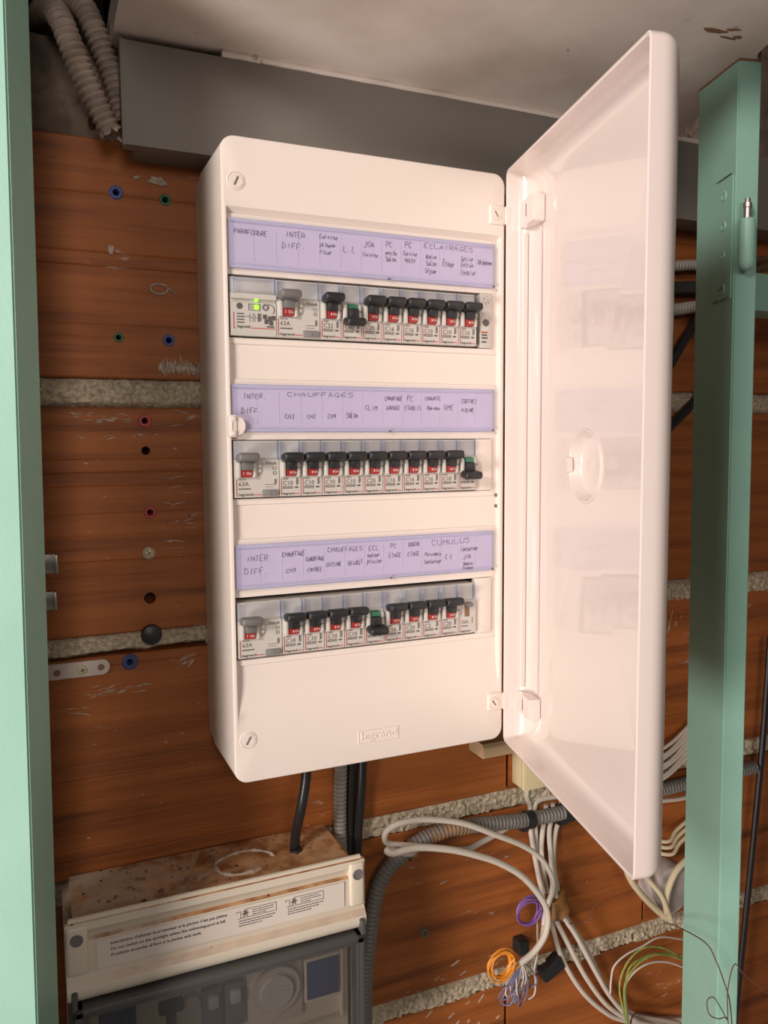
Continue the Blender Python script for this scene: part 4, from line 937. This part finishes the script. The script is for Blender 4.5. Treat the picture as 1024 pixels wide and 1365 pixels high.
# ------------------------------------------------------------------ cables and conduits
def cable(name, pts, r, m, label, cat, group=None, seg=10, n=8):
    o = MB().tube(spline(pts, n), r, seg).build(name, M[m]); return tag(o, label, cat, group)
c_ = cable('black_cable', [(.080, -.055, .012), (.0769, -.058, -.015), (.0745, -.060, -.032), (.0706, -.058, -.0558), (.0690, -.046, -.085), (.0692, -.040, -.110)], .0046, 'blackcable', 'black cable dropping from the panel into the pool box top', 'cable', seg=14)
MB().lathe([(.0046, .0016), (.0058, .0012), (.0062, -.001)], (.0690, -.0455, -.0995), (0, 0, 1), 18).build('cable_gland', M['black'], c_, smooth=35)
v_c = corrugated([(.1268, -.013, .01), (.1262, -.013, -.0369), (.125, -.013, -.0709), (.1245, -.013, -.109), (.1262, -.013, -.160), (.128, -.013, -.24)], .0066, .0042, .0010)
tag(v_c.build('grey_conduit', M['conduitmid']), 'light grey corrugated conduit dropping vertically from under the white panel', 'conduit')
cable('black_cable', [(.1395, -.010, .01), (.1388, -.010, -.0398), (.1366, -.010, -.0739), (.1348, -.010, -.1275), (.136, -.010, -.21)], .0044, 'blackcable', 'left one of two thick black cables under the panel, beside the grey conduit', 'cable', seg=12)
cable('black_cable', [(.1498, -.012, .01), (.1492, -.012, -.0385), (.1472, -.012, -.075), (.1425, -.012, -.132), (.140, -.0195, -.20)], .0048, 'blackcable', 'right one of two thick black cables under the panel, farther from the grey conduit', 'cable', seg=12)
el = corrugated([(.1460, -.018, -.32), (.1482, -.018, -.2606), (.153, -.018, -.2218), (.1567, -.018, -.1949), (.1628, -.018, -.1725), (.1735, -.018, -.1555), (.1875, -.018, -.1458), (.1984, -.018, -.1384), (.218, -.018, -.1315)], .0080, .0044, .0011)
tag(el.build('grey_conduit', M['conduitgrey']), 'dark grey corrugated conduit bending down behind the pool box', 'conduit')
hz = corrugated([(.212, -.0165, -.1332), (.2434, -.0165, -.1290), (.2885, -.0165, -.1322), (.3355, -.0165, -.1375), (.3918, -.0165, -.1391), (.46, -.0165, -.1388), (.5292, -.0165, -.1385), (.5756, -.0165, -.1378), (.68, -.0165, -.137)], .0080, .0044, .0011)
hzo = hz.build('grey_conduit', M['conduitgrey']); tag(hzo, 'dark grey corrugated conduit running horizontally behind the open door', 'conduit')
rd = corrugated([(.2125, -.0166, -.1331), (.2434, -.0166, -.1290), (.2650, -.0166, -.1303)], .0082, .0044, .0011); rd.build('rusty_length', M['rustdust'], hzo)
def clip(loc, label, m='black', r=.0098, L=.009):
    x, z = loc; t_ = thing('conduit_clip', label, 'clip', (x, -.01, z-.01))
    MB().lathe([(r-.0016, -L/2), (r, -L/2), (r, L/2), (r-.0016, L/2), (r-.0016, -L/2)], (x, -.0175, z), (1, 0, -.06), 20).build('clip_band', M[m], t_)
    MB().rbox(x-L/2, x+L/2, -.012, .001, z-r-.007, z-r+.002, .001, 2).build('clip_foot', M['black'], t_)
clip((.1990, -.1395), 'black clip with a rusty band holding the conduit bend', 'rustdust')
clip((.3420, -.1378), 'black clip around the horizontal conduit beside the white cables')
clip((.3930, -.1391), 'black clip on the conduit right at the door edge', L=.013, r=.0105)
cable('white_cable', [(.335, -.0045, -.1440), (.312, -.0055, -.1515), (.288, -.0110, -.1540), (.263, -.0225, -.1515), (.236, -.0300, -.1420), (.200, -.0345, -.1290), (.1685, -.036, -.1196), (.1605, -.040, -.1091), (.1645, -.042, -.1008), (.1772, -.045, -.0958), (.2053, -.045, -.0981), (.245, -.045, -.11), (.2836, -.045, -.1303), (.3175, -.042, -.1500), (.3422, -.04, -.1704), (.3579, -.038, -.1954), (.3605, -.036, -.2146), (.3550, -.034, -.2330), (.350, -.036, -.250)], .0030, 'cable', 'white cable of the upper loop arching over the rusty conduit', 'cable', 'white cables looping right of the pool box')
cable('white_cable', [(.1985, -.0285, -.1365), (.1900, -.0385, -.1325), (.1771, -.0445, -.1262), (.1600, -.049, -.1180), (.1640, -.053, -.1200), (.1899, -.052, -.1204), (.2262, -.052, -.1302), (.2585, -.052, -.1438), (.2851, -.052, -.1580), (.3126, -.052, -.1789), (.3357, -.051, -.2075), (.3449, -.050, -.2286), (.3423, -.050, -.25), (.3292, -.05, -.2654), (.3107, -.05, -.2747)], .0034, 'cable', 'white cable of the lower loop ending at the orange wire coil', 'cable', 'white cables looping right of the pool box')
S_ = [[(.3499, -.0035, -.1044), (.3486, -.0035, -.1186), (.3531, -.0035, -.1320), (.3519, -.0070, -.1579), (.3542, -.0150, -.1932), (.3565, -.0240, -.2254), (.3561, -.0280, -.2547), (.350, -.0300, -.275)],
      [(.40, -.0035, -.1262), (.3891, -.0035, -.1262), (.3665, -.0035, -.126), (.3590, -.0035, -.1335), (.3597, -.0045, -.1563), (.3616, -.0062, -.1979), (.3669, -.0090, -.2342), (.3776, -.0090, -.2635), (.3936, -.0090, -.3144), (.4218, -.0090, -.3632), (.4548, -.0090, -.3992), (.4885, -.0090, -.422), (.56, -.0090, -.45)],
      [(.3745, -.0035, -.133), (.3737, -.0035, -.1429), (.3683, -.0060, -.1613), (.3640, -.0105, -.1822), (.3660, -.0150, -.2146), (.3741, -.0155, -.2483), (.3972, -.0155, -.2952), (.4255, -.0155, -.3472), (.4587, -.0155, -.3916), (.5012, -.0155, -.4217), (.57, -.0155, -.442)],
      [(.3838, -.0035, -.133), (.3832, -.0035, -.1447), (.3759, -.0080, -.1629), (.3715, -.0180, -.1871), (.3690, -.0275, -.2093), (.3753, -.0285, -.242), (.399, -.0285, -.2794), (.4252, -.0285, -.3269), (.45, -.0285, -.3683), (.4796, -.0285, -.4016), (.5271, -.0285, -.4288), (.58, -.0285, -.445)],
      [(.3950, -.0035, -.133), (.3947, -.0035, -.1487), (.3860, -.0060, -.1649), (.3775, -.0140, -.1868), (.3764, -.0210, -.2146), (.3889, -.0220, -.2564), (.4168, -.0220, -.3005), (.4374, -.0220, -.3403), (.4584, -.0220, -.3776), (.4881, -.0220, -.4041), (.5585, -.0220, -.4384)]]
LB = ['white cable of the hanging bundle, the leftmost one ending beside the purple coil', 'white cable of the hanging bundle with the outermost lower bend', 'white cable of the hanging bundle, second at the lower bend', 'white cable of the hanging bundle lying in front', 'white cable of the hanging bundle, the uppermost at its lower bend']
for p, l in zip(S_, LB): cable('white_cable', p, .0028, 'cable', l, 'cable', 'white cables hanging in a bundle behind the door')
bt = MB(); bt.tube(resample(spline([(.3700, -.0205, -.2270), (.3735, -.0205, -.2370), (.3790, -.0205, -.2500)], 6), .001), lambda i: .0150+.0005*math.sin(i*2.1), 14)
tag(bt.build('tape_wrap', M['tape']), 'brown tape wrapped around the white cable bundle', 'tape')
# colored coils
def coil(name, c, rx, rz, m, label, loops, r=.0007, tail=None, seed=1):
    rng = random.Random(seed); pts = []
    for l in range(loops):
        k1, k2 = 1+rng.uniform(-.22, .08), 1+rng.uniform(-.2, .08); ox_, oz_ = rng.uniform(-.002, .002), rng.uniform(-.002, .002); ph = rng.uniform(-.2, .2)
        for k in range(20): a = 2*PI*k/20+ph; pts.append((c[0]+ox_+math.cos(a)*rx*k1, c[1]-.0012*l+rng.uniform(-.0004, .0004), c[2]+oz_+math.sin(a)*rz*k2))
    if tail: pts += tail
    return tag(MB().tube(spline(pts, 2), r, 6).build(name, M[m]), label, 'wire')
coil('purple_wire', (.3341, -.0285, -.2338), .0155, .0150, 'purple', 'purple wire wound into a small coil left of the cable bundle', 6, .00085, [(.350, -.033, -.247), (.3525, -.032, -.254)], 3)
coil('orange_wire', (.2860, -.0480, -.2680), .0155, .0150, 'orange', 'orange wire wound into a small coil at a cable end', 7, .00085, [(.291, -.0545, -.279), (.303, -.052, -.2785), (.3112, -.0505, -.2752)], 4)
hk = thing('wire_hank', 'hank of blue-grey and white wires hanging below the orange coil', 'wire', (.317, -.045, -.324))
for i in range(11):
    rng = random.Random(40+i); x0 = .3120+rng.uniform(-.002, .003); a = rng.uniform(-.020, .020); L = rng.uniform(.030, .048)
    p = [(x0, -.0485, -.2755), (x0+a*.5-.002, -.044+rng.uniform(-.006, .006), -.2755-L*.45), (x0+a-.004, -.044+rng.uniform(-.008, .006), -.2755-L), (x0+a+.003, -.044, -.2765-L-.003), (x0+a+.008, -.046, -.2755-L*.9), (x0+a*.6+.006, -.047+rng.uniform(-.005, .005), -.2755-L*.4), (x0+.002, -.0485, -.274)]
    MB().tube(spline(p, 6), .0008, 6).build('wire', M[('bluewire', 'whitewire', 'bluewire', 'greyp')[i % 4]], hk)
cable('white_wire', [(.350, -.024, -.250), (.346, -.03, -.262), (.338, -.042, -.276), (.332, -.045, -.290), (.3345, -.044, -.305), (.334, -.043, -.320), (.3265, -.043, -.324)], .0009, 'whitewire', 'thin white wire trailing from the purple coil down to the hank', 'wire', seg=6)
tag(MB().rbox(.3330, .3460, -.016, .001, -.2950, -.2790, .002, 2).build('black_clip', M['black']), 'small black clip above the wire hank', 'clip')
mx = Matrix.Translation((.3800, -.008, -.3245)) @ Matrix.Rotation(-.42, 4, 'Y')
tag(MB().rbox(-.0150, .0150, -.006, .008, -.0085, .0085, .002, 2, mx).build('black_sleeve', M['black']), 'torn black plastic sleeve stub on the lower mortar joint', 'sleeve')
cable('thin_wire', [(.3720, -.026, -.255), (.392, -.032, -.2620), (.408, -.032, -.262), (.425, -.03, -.246)], .0006, 'brownwire', 'thin brown wire curling off the cable bundle', 'wire', seg=5)
# earth wires
gyp = [([(.4520, -.058, -.400), (.4472, -.058, -.3777), (.4364, -.058, -.3345), (.4437, -.058, -.3102), (.4592, -.058, -.2979), (.4751, -.058, -.2956), (.4998, -.058, -.304), (.5254, -.056, -.3228), (.55, -.05, -.345)], 'gywire', 'yellow-green earth wire with the largest arc beside the right post'),
       ([(.4540, -.060, -.400), (.4492, -.060, -.3783), (.4423, -.060, -.3362), (.4537, -.060, -.3196), (.4756, -.060, -.3141), (.5003, -.060, -.3193), (.5257, -.058, -.3332), (.55, -.052, -.352)], 'whitewire', 'white wire arching with the earth wires beside the right post'),
       ([(.4505, -.062, -.402), (.4440, -.062, -.3700), (.4400, -.062, -.330), (.4560, -.062, -.310), (.4790, -.062, -.3045), (.505, -.060, -.3125), (.55, -.055, -.340)], 'gywire', 'yellow-green earth wire with the middle arc beside the right post'),
       ([(.4320, -.048, -.345), (.4328, -.048, -.33), (.4364, -.048, -.3144), (.452, -.048, -.3054), (.476, -.048, -.3012), (.505, -.046, -.299), (.55, -.04, -.318)], 'whitewire', 'thin pale wire with a free end left of the earth wires'),
       ([(.56, -.048, -.4080), (.5375, -.05, -.4023), (.5033, -.05, -.3935), (.474, -.05, -.381), (.4637, -.052, -.3762), (.4560, -.055, -.382), (.455, -.056, -.400)], 'brownwire', 'brown wire running low under the earth wires'),
       ([(.4580, -.056, -.402), (.4480, -.056, -.355), (.4500, -.056, -.318), (.472, -.056, -.3085), (.500, -.056, -.311), (.55, -.05, -.333)], 'gywire', 'yellow-green earth wire with the smallest arc beside the right post')]
for p, m_, l in gyp: cable('earth_wire', p, .00105, m_, l, 'wire', 'wires arching beside the right post', seg=6)
# cream cables and the round box behind the post
wb = thing('round_junction_box', 'dirty white round wall box half hidden behind the right post', 'junction box', (.537, -.01, -.297))
MB().lathe([(0, .029), (.024, .029), (.029, .026), (.030, .018), (.030, -.002)], (.540, 0, -.262), (0, -1, 0), 36).build('box_shell', M['whitebox'], wb)
for x, z in ((.524, -.268), (.531, -.280)): MB().lathe([(0, .002), (.002, .0015), (.0025, 0)], (x, -.0288, z), (0, -1, 0), 12).build('screw', M['slot'], wb)
cable('cream_cable', [(.455, -.033, -.190), (.467, -.034, -.2213), (.4797, -.035, -.2412), (.501, -.036, -.2652), (.5228, -.036, -.2862)], .0038, 'cablecream', 'cream cable running down from behind the door bottom corner', 'cable', 'cream cables beside the round box')
cable('cream_cable', [(.60, -.032, -.200), (.5575, -.035, -.2193), (.5339, -.038, -.2297), (.5190, -.041, -.2484), (.5158, -.042, -.2653), (.5235, -.040, -.285)], .0038, 'cablecream', 'cream cable curving over the round box', 'cable', 'cream cables beside the round box')
cable('cream_cable', [(.488, -.033, -.222), (.496, -.034, -.2331), (.507, -.043, -.2499), (.5150, -.0455, -.2693), (.522, -.045, -.2844)], .0030, 'cablecream', 'short thin cream cable between the two thicker ones', 'cable', 'cream cables beside the round box')
for i, (dz, yy) in enumerate(((0, -.018), (.007, -.015), (.013, -.012))):
    cable('cream_cable', [(.60, yy, -.190+dz), (.556, yy-.004, -.206+dz), (.535, yy-.012, -.213+dz), (.515, yy-.006, -.208+dz), (.505, yy, -.195+dz)], .0022, 'cablecream', ['cream cable of the flat loops above the round box, lowest', 'cream cable of the flat loops above the round box, middle', 'cream cable of the flat loops above the round box, highest'][i], 'cable', 'flat cable loops above the round box')
for i in range(7):
    dz = -.0062*i
    cable('white_cable', [(.46, -.012-.002*(i % 3), -.098+dz), (.500, -.015-.002*(i % 3), -.0930+dz), (.531, -.018-.003*(i % 2), -.0870+dz), (.565, -.016, -.0700+dz), (.62, -.012, -.030+dz*1.1)], .0021, 'cable', ('topmost', 'second from the top', 'third from the top', 'middle', 'third from the bottom', 'second from the bottom', 'lowest')[i]+' white cable of the fan between door and post', 'cable', 'fanned white cables between door and post', seg=8)
cable('white_cable', [(.46, -.010, -.150), (.5325, -.010, -.1561), (.5674, -.010, -.1593), (.63, -.010, -.158)], .0026, 'cable', 'single white cable just below the conduit between door and post', 'cable', seg=8)
# thin bare wires in front of the post
cable('thin_wire', [(.5099, -.044, -.2812), (.470, -.090, -.2480), (.4320, -.145, -.2100), (.4035, -.21, -.1809), (.4051, -.222, -.192), (.4134, -.224, -.2131), (.4203, -.224, -.2313), (.4240, -.224, -.253), (.43, -.222, -.285)], .0006, 'brownwire', 'thin dark wire hanging in a curve across the right post', 'wire', seg=5)
cable('thin_wire', [(.4135, -.23, -.262), (.4121, -.23, -.2431), (.4010, -.23, -.2400), (.3901, -.23, -.2323), (.3873, -.23, -.2196), (.3945, -.23, -.2178), (.405, -.23, -.2329), (.4122, -.23, -.2436), (.4114, -.23, -.2159), (.4186, -.23, -.1938), (.4311, -.23, -.2072), (.4565, -.23, -.2299), (.48, -.23, -.25)], .0005, 'brownwire', 'thin dark wire with a small loop at the foot of the right post', 'wire', seg=5)
cable('black_cable', [(.6950, -.020, .03), (.6900, -.020, -.0731), (.6830, -.020, -.1681), (.6710, -.020, -.3023), (.6550, -.020, -.4674), (.64, -.020, -.62)], .0040, 'blackcable', 'black cable running down the bricks right of the right post', 'cable')
# dark conduits between door and post, upper right
for (pts, r, m_, l) in (([(.45, -.012, .466), (.5277, -.014, .4689), (.5662, -.014, .4728), (.65, -.014, .476)], .0062, 'conduitmid', 'grey corrugated conduit between door and post, the upper one'),
                        ([(.45, -.012, .418), (.5292, -.014, .4204), (.5678, -.014, .426), (.65, -.014, .430)], .0070, 'conduitmid', 'grey corrugated conduit between door and post, the lower one')):
    tag(corrugated(pts, r, .0044, .001, 12).build('grey_conduit', M[m_]), l, 'conduit')
cable('black_cable', [(.45, -.014, .440), (.5285, -.014, .4447), (.5671, -.014, .448), (.65, -.014, .452)], .0075, 'blackcable', 'thick black cable between the two grey conduits behind the door', 'cable')
cable('black_cable', [(.62, -.010, .475), (.563, -.010, .4014), (.5238, -.010, .347), (.47, -.010, .27)], .0055, 'blackcable', 'black cable slanting down behind the door, the upper one', 'cable')
cable('black_cable', [(.62, -.010, .36), (.566, -.010, .314), (.5258, -.010, .2814), (.46, -.010, .22)], .0055, 'blackcable', 'black cable slanting down behind the door, the lower one', 'cable')
for i, (a, b_) in enumerate(((.455, .470), (.468, .459), (.448, .474))):
    cable('black_cable', [(.56, -.06-.008*i, a), (.617, -.07-.008*i, (a+b_)/2+.004), (.69, -.07-.008*i, b_)], .0045, 'brownwire', ['dark brown cable above the green rail, the lower one', 'dark brown cable above the green rail, the middle one', 'dark brown cable above the green rail, the steep one'][i], 'cable')
# tan conduits out of the dark opening, top left
def tan(pts, label, r=.0098):
    p = resample(spline(pts, 10), .0009); n = len(p)
    o = MB().tube(p, lambda i: r-.0023*(.5-.5*math.cos(2*PI*i/6))**1.5, 20, False).build('tan_conduit', M['conduittan']); tag(o, label, 'conduit'); return o, p
o1, p1 = tan([(-.121, .06, .640), (-.112, .0, .6260), (-.1050, -.028, .6050), (-.1000, -.034, .5890), (-.0910, -.034, .5650), (-.0798, -.034, .5415), (-.0706, -.034, .5225)], 'tan corrugated conduit in the top left, the longer left one with a torn end')
o2, p2 = tan([(-.100, .06, .665), (-.092, .02, .645), (-.0850, -.006, .6265), (-.0795, -.0125, .6110), (-.0708, -.0125, .5890), (-.0640, -.0125, .5690), (-.0590, -.0125, .5480), (-.0565, -.0125, .539)], 'tan corrugated conduit in the top left, the right one beside the trunking')
rg = MB(); e_ = p1[-1]; d_ = (p1[-1]-p1[-4]).normalized(); s1_ = d_.orthogonal().normalized(); s2_ = d_.cross(s1_)
vs, fs = [], []
for k in range(24):
    a = 2*PI*k/24; q = s1_*math.cos(a)+s2_*math.sin(a); vs += [e_+q*.0093, e_+q*.0103+d_*(.003+.0022*math.sin(k*2.3))]
for k in range(24): fs.append((2*k, 2*((k+1) % 24), 2*((k+1) % 24)+1, 2*k+1))
rg.add(vs, fs); rg.build('torn_end', M['smear'], o1, smooth=0)

# ------------------------------------------------------------------ pieces under the panel
wd = MB(); wd.prism([(-.002, -.0385), (-.030, -.0385), (-.033, -.0420), (-.033, -.0525), (-.030, -.0535), (-.002, -.0535)], 0, .2760, .360)
tag(wd.build('wood_board', M['wood'], smooth=0), 'short pale wooden board on the wall under the panel corner', 'board')
jb = thing('junction_box', 'small yellowish junction box under the wooden board by the door', 'junction box', (.34, -.012, -.099))
MB().rbox(.3300, .3820, -.020, -.001, -.1000, -.0545, .002, 2).build('box_base', M['yellowbox'], jb); MB().rbox(.3290, .3830, -.027, -.0195, -.1010, -.0540, .003, 2).build('box_lid', M['yellowbox'], jb)
bpy.context.view_layer.update()
